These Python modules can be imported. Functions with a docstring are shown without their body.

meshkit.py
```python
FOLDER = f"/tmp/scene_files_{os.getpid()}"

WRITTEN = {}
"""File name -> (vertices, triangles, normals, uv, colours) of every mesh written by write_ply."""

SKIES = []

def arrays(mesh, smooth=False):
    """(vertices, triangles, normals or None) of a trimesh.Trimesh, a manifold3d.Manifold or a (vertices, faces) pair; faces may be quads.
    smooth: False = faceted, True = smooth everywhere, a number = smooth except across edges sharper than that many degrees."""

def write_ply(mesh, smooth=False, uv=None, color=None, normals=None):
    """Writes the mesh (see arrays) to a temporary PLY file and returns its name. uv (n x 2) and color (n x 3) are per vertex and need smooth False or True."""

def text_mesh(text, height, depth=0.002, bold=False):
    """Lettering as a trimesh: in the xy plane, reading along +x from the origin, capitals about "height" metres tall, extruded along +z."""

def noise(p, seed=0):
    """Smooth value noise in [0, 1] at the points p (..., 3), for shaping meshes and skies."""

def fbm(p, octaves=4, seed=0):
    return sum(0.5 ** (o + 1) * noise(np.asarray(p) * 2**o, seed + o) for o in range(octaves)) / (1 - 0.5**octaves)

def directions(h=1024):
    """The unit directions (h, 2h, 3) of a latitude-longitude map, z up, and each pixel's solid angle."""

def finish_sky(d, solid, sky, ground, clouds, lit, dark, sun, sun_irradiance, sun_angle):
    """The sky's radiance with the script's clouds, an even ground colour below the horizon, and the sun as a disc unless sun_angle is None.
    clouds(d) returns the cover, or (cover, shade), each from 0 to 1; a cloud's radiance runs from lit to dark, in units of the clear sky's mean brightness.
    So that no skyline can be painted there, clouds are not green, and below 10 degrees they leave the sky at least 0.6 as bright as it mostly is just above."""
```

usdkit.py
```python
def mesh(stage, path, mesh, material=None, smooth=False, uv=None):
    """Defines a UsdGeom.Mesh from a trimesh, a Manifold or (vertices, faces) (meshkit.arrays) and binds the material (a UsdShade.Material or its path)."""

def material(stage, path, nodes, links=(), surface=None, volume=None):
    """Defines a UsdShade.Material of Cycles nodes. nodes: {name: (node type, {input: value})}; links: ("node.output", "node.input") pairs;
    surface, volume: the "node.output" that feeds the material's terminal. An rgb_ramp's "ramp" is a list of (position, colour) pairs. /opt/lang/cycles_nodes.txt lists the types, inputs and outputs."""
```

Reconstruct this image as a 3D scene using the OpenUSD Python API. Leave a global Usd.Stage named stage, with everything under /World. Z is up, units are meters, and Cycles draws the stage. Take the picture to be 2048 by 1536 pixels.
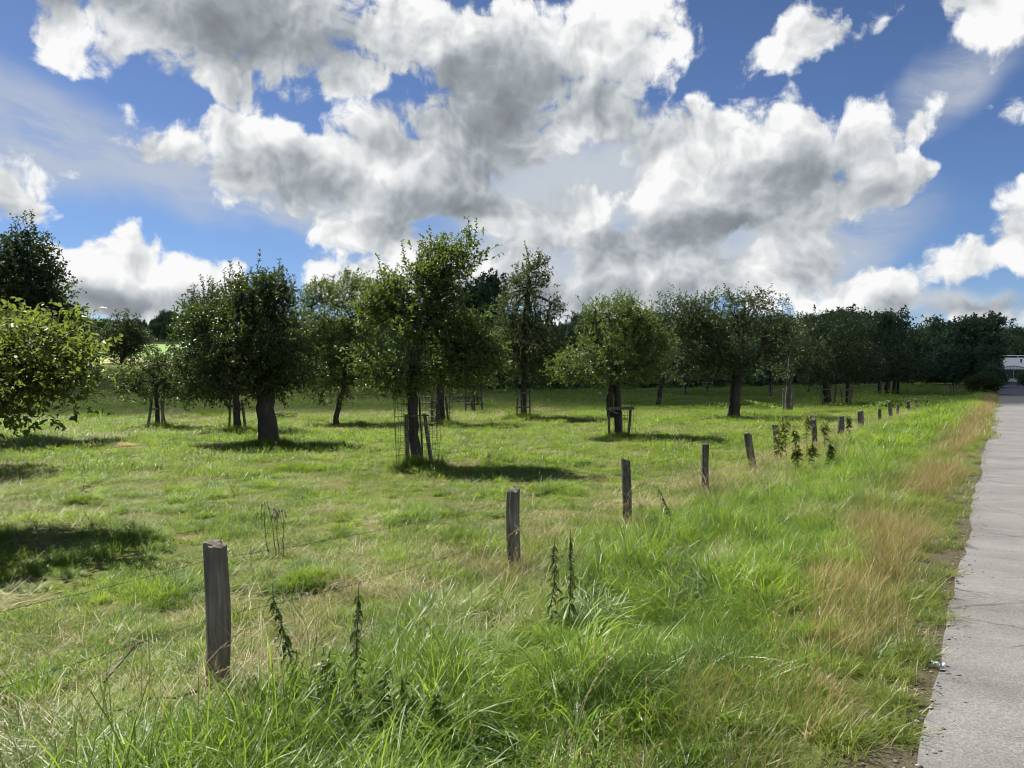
import math, random
import numpy as np
import trimesh
import usdkit, meshkit
from pxr import Usd, UsdGeom, UsdLux, UsdShade, Gf, Sdf, Vt

stage = Usd.Stage.CreateInMemory()
UsdGeom.SetStageUpAxis(stage, "Z")
UsdGeom.SetStageMetersPerUnit(stage, 1.0)
UsdGeom.Xform.Define(stage, "/World")
UsdGeom.Scope.Define(stage, "/World/Looks")

# ------------------------------------------------------------------ camera, sun, sky, exposure
EYE = 1.6                      # metres above the road
FOC, HOR, CX = 1538.0, 758.0, 1024.0   # the lens, in pixels of the photograph
cam = UsdGeom.Camera.Define(stage, "/World/Camera")
cam.CreateHorizontalApertureAttr(36.0)
cam.CreateVerticalApertureAttr(27.0)
cam.CreateFocalLengthAttr(36.0 * FOC / 2048.0)
cam.CreateClippingRangeAttr(Gf.Vec2f(0.05, 20000))
cam.CreateExposureAttr(1.22)
cam.AddTranslateOp().Set(Gf.Vec3d(0, 0, EYE))
cam.AddRotateXOp().Set(90.0 - math.degrees(math.atan((768 - HOR) / FOC)))

SUN_AZ, SUN_EL = math.atan2(-0.76, 0.65), math.radians(56)
SUN = np.array([math.sin(SUN_AZ) * math.cos(SUN_EL), math.cos(SUN_AZ) * math.cos(SUN_EL), math.sin(SUN_EL)])
sun = UsdLux.DistantLight.Define(stage, "/World/Sun")
sun.CreateNormalizeAttr(True)
sun.CreateIntensityAttr(1.25)
sun.CreateAngleAttr(0.5)
sun.CreateColorAttr(Gf.Vec3f(1.0, 0.955, 0.88))
_x = np.cross([0, 0, 1.0], SUN); _x /= np.linalg.norm(_x); _y = np.cross(SUN, _x)
sun.AddTransformOp().Set(Gf.Matrix4d(*_x, 0, *_y, 0, *SUN, 0, 0, 0, 100, 1))
SKY_STRENGTH = 0.05


class Graph:
    """Collects Cycles nodes in order; every method returns 'node.output'."""
    def __init__(self):
        self.nodes, self.links = {}, []
    def add(self, kind, out, **inputs):
        name = "n%03d_%s" % (len(self.nodes), kind)
        vals = {}
        for k, v in inputs.items():
            if isinstance(v, str) and "." in v and v.split(".")[0] in self.nodes:
                self.links.append((v, name + "." + k))
            else:
                vals[k] = v
        self.nodes[name] = (kind, vals)
        return name + "." + out
    def math(self, op, a, b=0.5, c=0.0, clamp=False):
        return self.add("math", "value", math_type=op, value1=a, value2=b, value3=c, use_clamp=clamp)
    def vec(self, op, a, b=(0, 0, 0), out="vector", scale=1.0, c=(0, 0, 0)):
        return self.add("vector_math", out, math_type=op, vector1=a, vector2=b, vector3=c, scale=scale)
    def noise(self, v, scale, detail=4.0, rough=0.55, out="fac", dist=0.0, dims="3D"):
        return self.add("noise_texture", out, dimensions=dims, vector=v, scale=float(scale), detail=float(detail), roughness=float(rough), distortion=float(dist))
    def rng(self, v, a, b, c=0.0, d=1.0, kind="smoothstep"):
        return self.add("map_range", "result", range_type=kind, value=v, from_min=float(a), from_max=float(b), to_min=float(c), to_max=float(d), clamp=True)
    def mix(self, fac, a, b, kind="mix"):
        return self.add("mix", "color", mix_type=kind, fac=fac, color1=a, color2=b)
    def ramp(self, fac, stops):
        return self.add("rgb_ramp", "color", fac=fac, ramp=stops)
    def make(self, name, surface=None, volume=None):
        return usdkit.material(stage, "/World/Looks/" + name, self.nodes, self.links, surface=surface, volume=volume)


def sky_dir(px, py):
    """azimuth and elevation of a direction through the photograph's lens"""
    u, v = (px - CX) / FOC, (HOR - py) / FOC
    return math.atan(u), math.atan(v / math.hypot(1, u))


def build_sky():
    g = Graph()
    tc = g.add("texture_coordinate", "generated")
    sky = g.add("sky_texture", "color", sky_type="single_scattering", sun_disc=False, sun_elevation=SUN_EL, sun_rotation=SUN_AZ,
                altitude=150.0, air_density=1.0, aerosol_density=0.6, ozone_density=2.0)
    sx = g.add("separate_xyz", "x", vector=tc)
    node = sx.split(".")[0]
    az = g.math("arctan2", sx, node + ".y")
    el = g.math("arcsine", node + ".z")
    flat = g.add("combine_xyz", "vector", x=az, y=el, z=0.0)
    # domain warp: the outlines of the clouds are torn by noise
    wn = g.noise(flat, 9.0, 3, 0.55, out="color", dims="2D")
    warp = g.vec("multiply_add", wn, (0.048, 0.048, 0.0), c=(-0.024, -0.024, 0.0))
    q = g.vec("add", flat, warp)
    turned = {0: q}

    def along(rot):
        """the sky's coordinates turned by a tilt, made once for every tilt in use"""
        if rot not in turned:
            c, s = math.cos(math.radians(rot)), math.sin(math.radians(rot))
            turned[rot] = g.add("combine_xyz", "vector", x=g.vec("dot_product", q, (c, s, 0), out="value"), y=g.vec("dot_product", q, (-s, c, 0), out="value"), z=0.0)
        return turned[rot]

    def blobs(items, soft):
        """1 at the middle of a blob, 0 at its outline, negative outside; the blobs run into one another"""
        acc = None
        for (px, py, rx, ry, rot, *w) in items:
            a, e = sky_dir(px, py)
            rot = int(round(rot / 10.0) * 10)
            c, s = math.cos(math.radians(rot)), math.sin(math.radians(rot))
            x0, y0 = a * c + e * s, -a * s + e * c
            ix, iy = FOC / rx / math.cos(a) ** 1.5, FOC / ry / math.cos(a) ** 0.7
            m = g.vec("multiply_add", along(rot), (ix, iy, 0), c=(-x0 * ix, -y0 * iy, 0 if not w else 1 - w[0]))
            f = g.vec("length", m, out="value")
            acc = f if acc is None else g.add("math", "value", math_type="smoothmin", value1=acc, value2=f, value3=soft)
        return g.math("subtract", 1.0, acc)

    CUMULUS = SKY_CUMULUS
    dens = blobs(CUMULUS, 0.25)
    # clouds of the same kind all round, outside the part laid out above
    out_az = g.rng(g.math("absolute", az), 0.66, 0.85)
    out_el = g.rng(el, 0.52, 0.68)
    outside = g.math("maximum", out_az, out_el)
    gen = g.math("multiply_add", g.noise(tc, 1.7, 1, 0.5), 5.0, -2.75)
    gen = g.math("subtract", gen, g.math("multiply", g.math("subtract", 1.0, outside), 4.0))
    dens = g.add("math", "value", math_type="smoothmax", value1=dens, value2=gen, value3=0.2)

    sun_off = (-0.018, 0.030, 0.0)
    def billow(v):
        b = g.add("voronoi_texture", "distance", dimensions="2D", feature="f1", vector=v, scale=10.0, detail=2.0, roughness=0.48, lacunarity=2.7, randomness=1.0)
        n = g.noise(v, 7.0, 2, 0.55, dims="2D")
        # billows bulge outwards (cell centres are dense)
        return g.math("add", g.math("multiply", g.math("subtract", 0.45, b), 1.1), g.math("multiply", g.math("subtract", n, 0.5), 1.7))
    l0, l1 = billow(q), billow(g.vec("add", q, sun_off))
    hi = g.math("subtract", g.noise(q, 42.0, 4, 0.62, dims="2D"), 0.5)
    hi1 = g.math("subtract", g.noise(g.vec("add", q, (-0.0045, 0.0075, 0.0)), 42.0, 3, 0.62, dims="2D"), 0.5)
    f0 = g.math("multiply_add", hi, 1.0, l0)
    d0 = g.math("multiply_add", f0, 0.58, g.math("add", dens, 0.02))
    alpha = g.rng(d0, -0.10, 0.20)
    # thin veil
    veil = blobs(SKY_VEIL, 0.35)
    vn = g.noise(g.vec("multiply", along(-10), (3.0, 14.0, 1.0)), 1.6, 6, 0.6, dims="2D")
    veil = g.math("multiply", g.rng(veil, -0.05, 0.75), g.rng(vn, 0.12, 0.66))
    veil = g.math("multiply", veil, 0.82)
    # a paler sheet between and behind the heaps
    sheet = g.math("multiply", g.rng(g.math("add", blobs(SKY_SHEET, 0.3), g.math("multiply", f0, 0.25)), -0.05, 0.6), 0.88)
    # light and shade of the cumulus: bright rims and billows, grey hearts and bases
    lit = g.math("multiply", g.math("subtract", l0, l1), 0.62)
    thick = g.rng(d0, 0.0, 1.40, kind="linear")
    base = g.math("add", blobs(SKY_SHADE, 0.45), g.math("multiply", l0, 0.20))
    sh = g.math("multiply", g.rng(base, -0.75, 1.0, kind="linear"), 0.95)
    sh = g.math("add", sh, g.math("multiply", thick, 0.30))
    sh = g.math("add", sh, g.math("multiply", g.math("multiply", outside, thick), 0.35))
    sh = g.math("add", g.math("subtract", sh, lit), g.math("multiply_add", g.math("subtract", hi1, hi), 0.40, -0.06))
    sh = g.math("multiply", sh, 0.77, clamp=True)
    cl = g.ramp(sh, [(0.0, (8.8, 8.85, 8.8)), (0.10, (7.7, 7.8, 7.85)), (0.24, (6.2, 6.4, 6.55)), (0.42, (4.6, 4.9, 5.15)), (0.60, (3.3, 3.6, 3.85)), (0.80, (2.5, 2.75, 2.95)), (1.0, (2.0, 2.2, 2.4))])
    sky = g.mix(1.0, sky, g.ramp(g.rng(el, 0.0, 0.6, kind="linear"), [(0.0, (0.76, 0.90, 1.20)), (0.25, (0.56, 0.70, 0.96)), (0.8, (0.47, 0.55, 0.72)), (1.0, (0.47, 0.55, 0.72))]), "multiply")
    col = g.mix(veil, sky, (4.9, 5.3, 5.9))
    col = g.mix(sheet, col, g.ramp(g.rng(l0, -0.5, 0.6), [(0.0, (5.2, 5.6, 6.1)), (1.0, (4.2, 4.6, 5.0))]))
    col = g.mix(1.0, g.mix(alpha, col, cl), (0.935, 0.935, 0.935), "multiply")
    bg = g.add("background_shader", "background", color=col, strength=SKY_STRENGTH)
    return g.make("sky", surface=bg)


# (x, y, radius x, radius y, tilt, weight): where the clouds of the photograph stand in the sky
SKY_CUMULUS = [
    # dark cloud at the top left
    (330, 0, 320, 130, -10), (560, 50, 190, 150, -10), (110, 30, 80, 100, 0), (450, 150, 130, 60, -20, 0.8),
    # high cloud in the middle
    (820, 60, 150, 110, 0), (1010, 130, 200, 160, 0), (1240, 90, 170, 140, 0), (950, 280, 210, 130, 0), (690, 165, 110, 65, 10), (1170, 220, 150, 90, 0),
    # long cloud left of it
    (560, 325, 260, 90, 0), (365, 300, 100, 62, 0), (740, 310, 150, 100, 0),
    # lower middle
    (900, 400, 230, 80, 0), (780, 475, 160, 65, 0), (1120, 440, 150, 100, 0), (1290, 510, 230, 90, 0), (1250, 590, 300, 70, 0),
    (1500, 560, 230, 80, 0), (900, 570, 330, 60, 0, 0.9),
    # big cumulus on the right
    (1400, 300, 180, 110, 10), (1560, 320, 200, 120, 0), (1480, 410, 250, 95, 0), (1710, 280, 90, 90, 20), (1750, 370, 120, 50, 10), (1845, 240, 85, 38, 40, 0.42),
    # small ones at the top right
    (1640, 85, 200, 66, 10, 0.62), (1975, 15, 150, 85, -20, 0.6), (2050, 205, 90, 65, 10, 0.4),
    # bank low on the right
    (2045, 490, 90, 90, 10), (1920, 540, 120, 65, 10), (1980, 615, 200, 60, 0), (1760, 585, 180, 60, 10),
    # left edge and the bank low on the left
    (10, 370, 120, 95, -10), (240, 535, 110, 80, 10), (120, 550, 100, 60, 0), (400, 565, 190, 65, 0), (250, 600, 220, 40, 0),
]
SKY_VEIL = [(60, 270, 420, 130, -10), (430, 370, 450, 100, -10), (1640, 470, 280, 110, 10), (1900, 170, 190, 80, 30, 0.8), (1250, 430, 520, 190, 0)]
SKY_SHEET = [(1150, 380, 360, 190, 0), (1000, 540, 420, 90, 0), (1500, 520, 330, 100, 0, 0.9), (700, 400, 250, 70, 0, 0.7), (330, 560, 260, 40, 0, 0.6), (1900, 600, 220, 40, 0, 0.8)]
SKY_SHADE = [(400, 40, 330, 120, -10), (600, 60, 150, 120, 0), (960, 260, 190, 160, 0), (1010, 170, 110, 110, 0), (620, 380, 280, 48, 0, 0.9), (930, 420, 230, 48, 0),
             (1480, 455, 240, 50, 0), (1610, 370, 200, 80, 0, 0.9), (1240, 235, 120, 70, 0, 0.8), (1250, 510, 300, 60, 0, 0.7),
             (1100, 590, 400, 40, 0, 0.7), (1950, 612, 200, 28, 0, 0.75), (260, 606, 260, 26, 0, 0.7), (20, 420, 90, 34, 0, 0.7)]

dome = UsdLux.DomeLight.Define(stage, "/World/sky")
dome.CreateIntensityAttr(1.0)
UsdShade.MaterialBindingAPI.Apply(dome.GetPrim()).Bind(build_sky())
for k, v in (("label", "deep blue summer sky with white and grey cumulus clouds"), ("category", "sky"), ("kind", "structure")):
    dome.GetPrim().SetCustomDataByKey(k, v)
# ------------------------------------------------------------------ helpers: names, labels, shapes
_used = {}
def path_for(name, parent="/World"):
    key = (str(parent), name)
    n = _used.get(key, 0)
    _used[key] = n + 1
    return "%s/%s" % (parent, name if n == 0 else "%s_%03d" % (name, n))

def tag(prim, label=None, category=None, group=None, kind=None):
    prim = prim.GetPrim() if hasattr(prim, "GetPrim") else prim
    for k, v in (("label", label), ("category", category), ("group", group), ("kind", kind)):
        if v:
            prim.SetCustomDataByKey(k, v)
    return prim

def obj(name, mesh, mat, parent="/World", smooth=False):
    return usdkit.mesh(stage, path_for(name, parent), mesh, "/World/Looks/" + mat, smooth=smooth)

def thing(name, label, category, loc=(0, 0, 0), rz=0.0, group=None):
    x = UsdGeom.Xform.Define(stage, path_for(name))
    x.AddTranslateOp().Set(Gf.Vec3d(*map(float, loc)))
    if rz:
        x.AddRotateZOp().Set(math.degrees(rz))
    tag(x, label, category, group)
    return str(x.GetPath())

class MB:
    """gathers vertices and triangles of one mesh"""
    def __init__(self):
        self.v, self.f, self.n = [], [], 0
    def add(self, v, f):
        v = np.asarray(v, float)
        self.v.append(v); self.f.append(np.asarray(f, int) + self.n); self.n += len(v)
    def get(self):
        return np.vstack(self.v), np.vstack(self.f)
    def box(self, size, center, R=None):
        b = trimesh.creation.box(size)
        v = np.array(b.vertices)
        if R is not None:
            v = v @ np.asarray(R).T
        self.add(v + np.asarray(center), b.faces)
    def tube(self, pts, radii, sides=6, cap=True):
        v, f = tube(pts, radii, sides, cap)
        self.add(v, f)

def tube(pts, radii, sides=6, cap=True):
    pts = np.asarray(pts, float); k = len(pts)
    radii = np.broadcast_to(np.asarray(radii, float), (k,))
    t = np.gradient(pts, axis=0); t /= np.maximum(np.linalg.norm(t, axis=1, keepdims=True), 1e-9)
    ref = np.where(np.abs(t[:, 2:3]) > 0.9, np.array([[1.0, 0, 0]]), np.array([[0, 0, 1.0]]))
    if np.abs(t[:, 2]).max() > 0.9 and np.abs(t[:, 2]).min() <= 0.9:
        ref = np.array([[0.577, 0.577, 0.577]])
    a = np.cross(t, ref); a /= np.maximum(np.linalg.norm(a, axis=1, keepdims=True), 1e-9)
    b = np.cross(t, a)
    ang = np.arange(sides) / sides * 2 * np.pi
    ring = np.cos(ang)[None, :, None] * a[:, None] + np.sin(ang)[None, :, None] * b[:, None]
    v = (pts[:, None] + ring * radii[:, None, None]).reshape(-1, 3)
    i = np.arange(sides); j = (i + 1) % sides
    f = []
    for r in range(k - 1):
        o, p = r * sides, (r + 1) * sides
        f.append(np.stack([o + i, p + i, p + j], 1)); f.append(np.stack([o + i, p + j, o + j], 1))
    if cap:
        v = np.vstack([v, pts[:1], pts[-1:]]); c0, c1 = k * sides, k * sides + 1
        f.append(np.stack([np.full(sides, c0), i, j], 1)); f.append(np.stack([np.full(sides, c1), (k - 1) * sides + j, (k - 1) * sides + i], 1))
    return v, np.vstack(f)

def smoothstep(x, a, b):
    t = np.clip((np.asarray(x, float) - a) / (b - a), 0, 1)
    return t * t * (3 - 2 * t)

# ------------------------------------------------------------------ the lie of the land
ROAD_P, ROAD_D = np.array([1.66, 3.16]), np.array([0.6365, 1.0]) / math.hypot(0.6365, 1.0)
ROAD_N = np.array([-ROAD_D[1], ROAD_D[0]])          # to the left of the road
ROAD_W = 3.6

def road_sc(x, y):
    """distance to the left of the road's left edge, and distance along it"""
    dx, dy = np.asarray(x, float) - ROAD_P[0], np.asarray(y, float) - ROAD_P[1]
    return dx * ROAD_N[0] + dy * ROAD_N[1], dx * ROAD_D[0] + dy * ROAD_D[1]

def height(x, y):
    x, y = np.asarray(x, float), np.asarray(y, float)
    s, t = road_sc(x, y)
    rise = 1.5 * smoothstep(t, 82, 150)
    h = -0.20 * smoothstep(s, 0.35, 3.6) + rise * (1 - 0.6 * smoothstep(s, 5, 60)) 
    onroad = smoothstep(s, -0.1, 0.5) + smoothstep(-s, ROAD_W - 0.2, ROAD_W + 0.4)
    h = h + 0.045 * onroad * (meshkit.fbm(np.stack([x * 0.9, y * 0.9, 0 * x], -1), 2, 3) - 0.5)
    h = h - 0.012 * np.clip(1 - onroad, 0, 1)
    away = smoothstep(s, 4, 14)
    h = h + 0.22 * away * (meshkit.fbm(np.stack([x * 0.11, y * 0.11, 0 * x], -1), 2, 5) - 0.5)
    d = np.hypot(x, y)
    u = x / np.maximum(y, 1.0)
    left = np.where(y > 0, smoothstep(-u, 0.02, 0.30), smoothstep(-x, 0, 30))
    h = h + left * np.interp(d, [0, 78, 100, 140, 165, 200, 310, 420, 700, 2500], [0, 0, 0.75, 2.7, 4.5, 6.3, 14.5, 22, 30, 34])
    back = smoothstep(y, 140, 420) * 9.0
    return h + back * (1 - left)

def hz(x, y):
    return float(height(np.array([x]), np.array([y]))[0])

def ground_at(px, py):
    """where the line of sight through a point of the photograph meets the ground"""
    u, v = (px - CX) / FOC, (HOR - py) / FOC
    ys = np.geomspace(1.5, 600, 4000)
    z = EYE + v * ys
    below = np.nonzero(z < height(u * ys, ys))[0]
    y = ys[below[0]] if len(below) else 600.0
    return np.array([u * y, y, hz(u * y, y)])

def px_to(px, py, Y):
    """the point at distance Y seen at (px, py)"""
    return np.array([(px - CX) / FOC * Y, Y, EYE + (HOR - py) / FOC * Y])

# ------------------------------------------------------------------ materials
def pos_noise(g, scale, detail=3, rough=0.55):
    return g.noise(g.add("geometry", "position"), scale, detail, rough)

def leaf_material(name, dark, light, trans, rough=0.42, spec=0.5, tmix=0.35, vary=0.22, drywhere=None, dry=(0.3, 0.22, 0.09), patch=0.35, vary2=0.0):
    """leaf or blade: every island its own tone, patches in world space, light shining through"""
    g = Graph()
    geo = g.add("geometry", "random_per_island")
    orand = g.add("object_info", "random")
    pos = geo.split(".")[0] + ".position"
    fac = g.math("add", g.math("multiply", geo, 0.75), g.math("multiply", orand, 0.25))
    col = g.ramp(fac, [(0.0, dark), (0.75, light), (1.0, tuple(min(1, c * 1.25) for c in light))])
    tr = g.ramp(fac, [(0.0, tuple(c * 0.7 for c in trans)), (1.0, tuple(c * 1.2 for c in trans))])
    if drywhere:
        sc, lo, hi, amount = drywhere
        n = g.noise(pos, sc, 3, 0.6)
        m = g.math("multiply", g.rng(n, lo, hi), amount)
        m = g.math("greater_than", m, g.add("white_noise_texture", "value", dimensions="1D", w=g.math("multiply", geo, 517.3)))
        drc = g.ramp(fac, [(0.0, tuple(c * 0.65 for c in dry)), (1.0, tuple(min(1, c * 1.3) for c in dry))])
        col = g.mix(m, col, drc); tr = g.mix(m, tr, drc)
    pn = g.rng(g.noise(pos, patch, 2, 0.5), 0.3, 0.7, 1 - vary, 1 + vary)
    if vary2 > 0:      # small clumps: darker and bluer, or paler and yellower
        cn = g.noise(pos, 2.6, 3, 0.6)
        tint = g.ramp(cn, [(0.34, (1 - vary2, 1 - 0.75 * vary2, 1 - 0.5 * vary2)), (0.5, (1, 1, 1)), (0.68, (1 + 0.7 * vary2, 1 + 0.5 * vary2, 1 + 0.2 * vary2))])
        col = g.mix(1.0, col, tint, "multiply"); tr = g.mix(1.0, tr, tint, "multiply")
    col = g.mix(1.0, col, g.add("combine_color", "color", r=pn, g=pn, b=pn), "multiply")
    p = g.add("principled_bsdf", "BSDF", base_color=col, roughness=rough, specular_ior_level=spec)
    t = g.add("translucent_bsdf", "BSDF", color=tr)
    return g.make(name, g.add("mix_closure", "closure", fac=tmix, closure1=p, closure2=t))

def wood_material(name, dark, light, vscale=(22, 22, 2.2), moss=None, rough=0.9, bump=0.6):
    g = Graph()
    pos = g.add("texture_coordinate", "object")
    m = g.add("mapping", "vector", mapping_type="point", vector=pos, scale=vscale)
    n = g.noise(m, 1.6, 6, 0.65, dist=0.4)
    big = g.noise(pos, 3.0, 3, 0.6)
    col = g.ramp(n, [(0.25, dark), (0.55, tuple((a + b) / 2 for a, b in zip(dark, light))), (0.8, light)])
    col = g.mix(g.rng(big, 0.35, 0.7, 0.0, 0.55), col, tuple(c * 0.55 for c in dark))
    if moss:
        col = g.mix(g.rng(g.noise(pos, 9.0, 4, 0.6), 0.52, 0.62, 0, 0.7), col, moss)
    b = g.add("bump", "normal", height=n, strength=bump, distance=0.02)
    return g.make(name, g.add("principled_bsdf", "BSDF", base_color=col, roughness=rough, specular_ior_level=0.25, normal=b))

def plain_material(name, color, rough=0.7, metal=0.0, vary=0.25, scale=4.0):
    g = Graph()
    n = g.noise(g.add("texture_coordinate", "object"), scale, 4, 0.6)
    col = g.ramp(n, [(0.3, tuple(c * (1 - vary) for c in color)), (0.7, tuple(min(1, c * (1 + vary)) for c in color))])
    return g.make(name, g.add("principled_bsdf", "BSDF", base_color=col, roughness=rough, metallic=metal))

leaf_material("meadow_blade", (0.098, 0.160, 0.014), (0.220, 0.310, 0.038), (0.32, 0.48, 0.032), rough=0.45, spec=0.4, tmix=0.45, drywhere=(0.42, 0.44, 0.74, 0.7), dry=(0.50, 0.42, 0.19), patch=0.5, vary=0.3, vary2=0.5)
leaf_material("straw_blade", (0.32, 0.27, 0.13), (0.60, 0.51, 0.28), (0.46, 0.38, 0.17), rough=0.45, spec=0.4, tmix=0.32, patch=0.8)
leaf_material("verge_blade", (0.095, 0.160, 0.016), (0.215, 0.305, 0.042), (0.34, 0.51, 0.045), rough=0.42, spec=0.36, tmix=0.45, drywhere=(0.8, 0.48, 0.78, 0.75), dry=(0.48, 0.42, 0.18), patch=0.6, vary=0.3, vary2=0.5)
leaf_material("brown_stem", (0.28, 0.208, 0.080), (0.54, 0.435, 0.195), (0.45, 0.345, 0.13), rough=0.5, spec=0.35, tmix=0.34, patch=0.9, vary=0.3)
leaf_material("edge_blade", (0.10, 0.140, 0.020), (0.22, 0.265, 0.052), (0.31, 0.38, 0.05), rough=0.42, spec=0.4, tmix=0.42, drywhere=(1.6, 0.42, 0.7, 0.7), dry=(0.50, 0.43, 0.20), patch=0.9, vary=0.25)

def ground_material():
    g = Graph()
    pos = g.add("geometry", "position")
    n1 = g.noise(pos, 0.42, 3, 0.6); n2 = g.noise(pos, 3.5, 5, 0.65); n3 = g.noise(pos, 45.0, 4, 0.7)
    col = g.ramp(n3, [(0.3, (0.035, 0.044, 0.012)), (0.55, (0.090, 0.110, 0.026)), (0.75, (0.155, 0.165, 0.050))])
    col = g.mix(g.math("multiply", g.rng(n1, 0.44, 0.72), 0.55), col, (0.17, 0.145, 0.065))
    col = g.mix(g.rng(n2, 0.6, 0.8, 0, 0.4), col, (0.06, 0.045, 0.025))
    # bare soil and thatch along the lane
    side = g.vec("dot_product", pos, (float(ROAD_N[0]), float(ROAD_N[1]), 0.0), out="value")
    side = g.math("add", g.math("subtract", side, float(ROAD_P @ ROAD_N)), g.math("multiply", g.math("subtract", n2, 0.5), 0.5))
    soil = g.ramp(n3, [(0.3, (0.035, 0.028, 0.018)), (0.7, (0.115, 0.095, 0.065))])
    col = g.mix(g.rng(side, 0.10, 0.50, 0.92, 0.0), col, soil)
    b = g.add("bump", "normal", height=n3, strength=0.7, distance=0.03)
    return g.make("meadow_ground", g.add("principled_bsdf", "BSDF", base_color=col, roughness=0.95, specular_ior_level=0.1, normal=b))
ground_material()

def road_material():
    g = Graph()
    pos = g.add("geometry", "position")
    turn = g.add("mapping", "vector", mapping_type="point", vector=pos, rotation=(0, 0, math.atan2(ROAD_D[0], ROAD_D[1])))   # y now runs along the road
    fine = g.noise(pos, 160.0, 3, 0.7)
    chip = g.add("voronoi_texture", "color", dimensions="3D", feature="f1", vector=pos, scale=130.0)
    chipv = g.add("rgb_to_bw", "val", color=chip)
    big = g.noise(turn, 0.9, 5, 0.6)
    st = g.add("mapping", "vector", mapping_type="point", vector=turn, scale=(0.35, 2.4, 1))
    strip = g.noise(st, 1.3, 4, 0.6)
    v = g.math("add", g.math("multiply", chipv, 0.50), g.math("multiply", fine, 0.50))
    col = g.ramp(v, [(0.18, (0.080, 0.077, 0.073)), (0.5, (0.136, 0.131, 0.125)), (0.82, (0.208, 0.202, 0.193))])
    tone = g.math("add", g.rng(big, 0.3, 0.7, 0.80, 1.10), g.rng(strip, 0.3, 0.7, -0.09, 0.09))
    col = g.mix(1.0, col, g.add("combine_color", "color", r=tone, g=tone, b=tone), "multiply")
    # cracks: long ones across the road and a wandering one along the edge
    wob = g.vec("scale", g.vec("subtract", g.noise(turn, 1.4, 5, 0.65, out="color"), (0.5, 0.5, 0.5)), scale=0.55)
    cp = g.vec("add", turn, wob)
    c1 = g.add("voronoi_texture", "distance", dimensions="2D", feature="distance_to_edge", vector=g.add("mapping", "vector", mapping_type="point", vector=cp, scale=(0.16, 0.9, 1)), scale=1.7, randomness=0.9)
    c2 = g.add("voronoi_texture", "distance", dimensions="2D", feature="distance_to_edge", vector=cp, scale=0.42, randomness=1.0)
    gate1 = g.rng(g.noise(turn, 1.1, 2, 0.5), 0.38, 0.56)
    k1 = g.math("multiply", g.rng(c1, 0.0, 0.015, 1.0, 0.0), gate1)
    k2 = g.math("multiply", g.rng(c2, 0.0, 0.006, 1.0, 0.0), g.rng(g.noise(turn, 0.7, 2, 0.5), 0.45, 0.6))
    k = g.math("maximum", k1, k2)
    col = g.mix(g.math("multiply", k, 0.85), col, (0.055, 0.05, 0.045))
    h = g.math("subtract", g.math("multiply", v, 0.5), k)
    b = g.add("bump", "normal", height=h, strength=0.5, distance=0.006)
    return g.make("road_asphalt", g.add("principled_bsdf", "BSDF", base_color=col, roughness=0.9, specular_ior_level=0.25, normal=b))
road_material()

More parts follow.
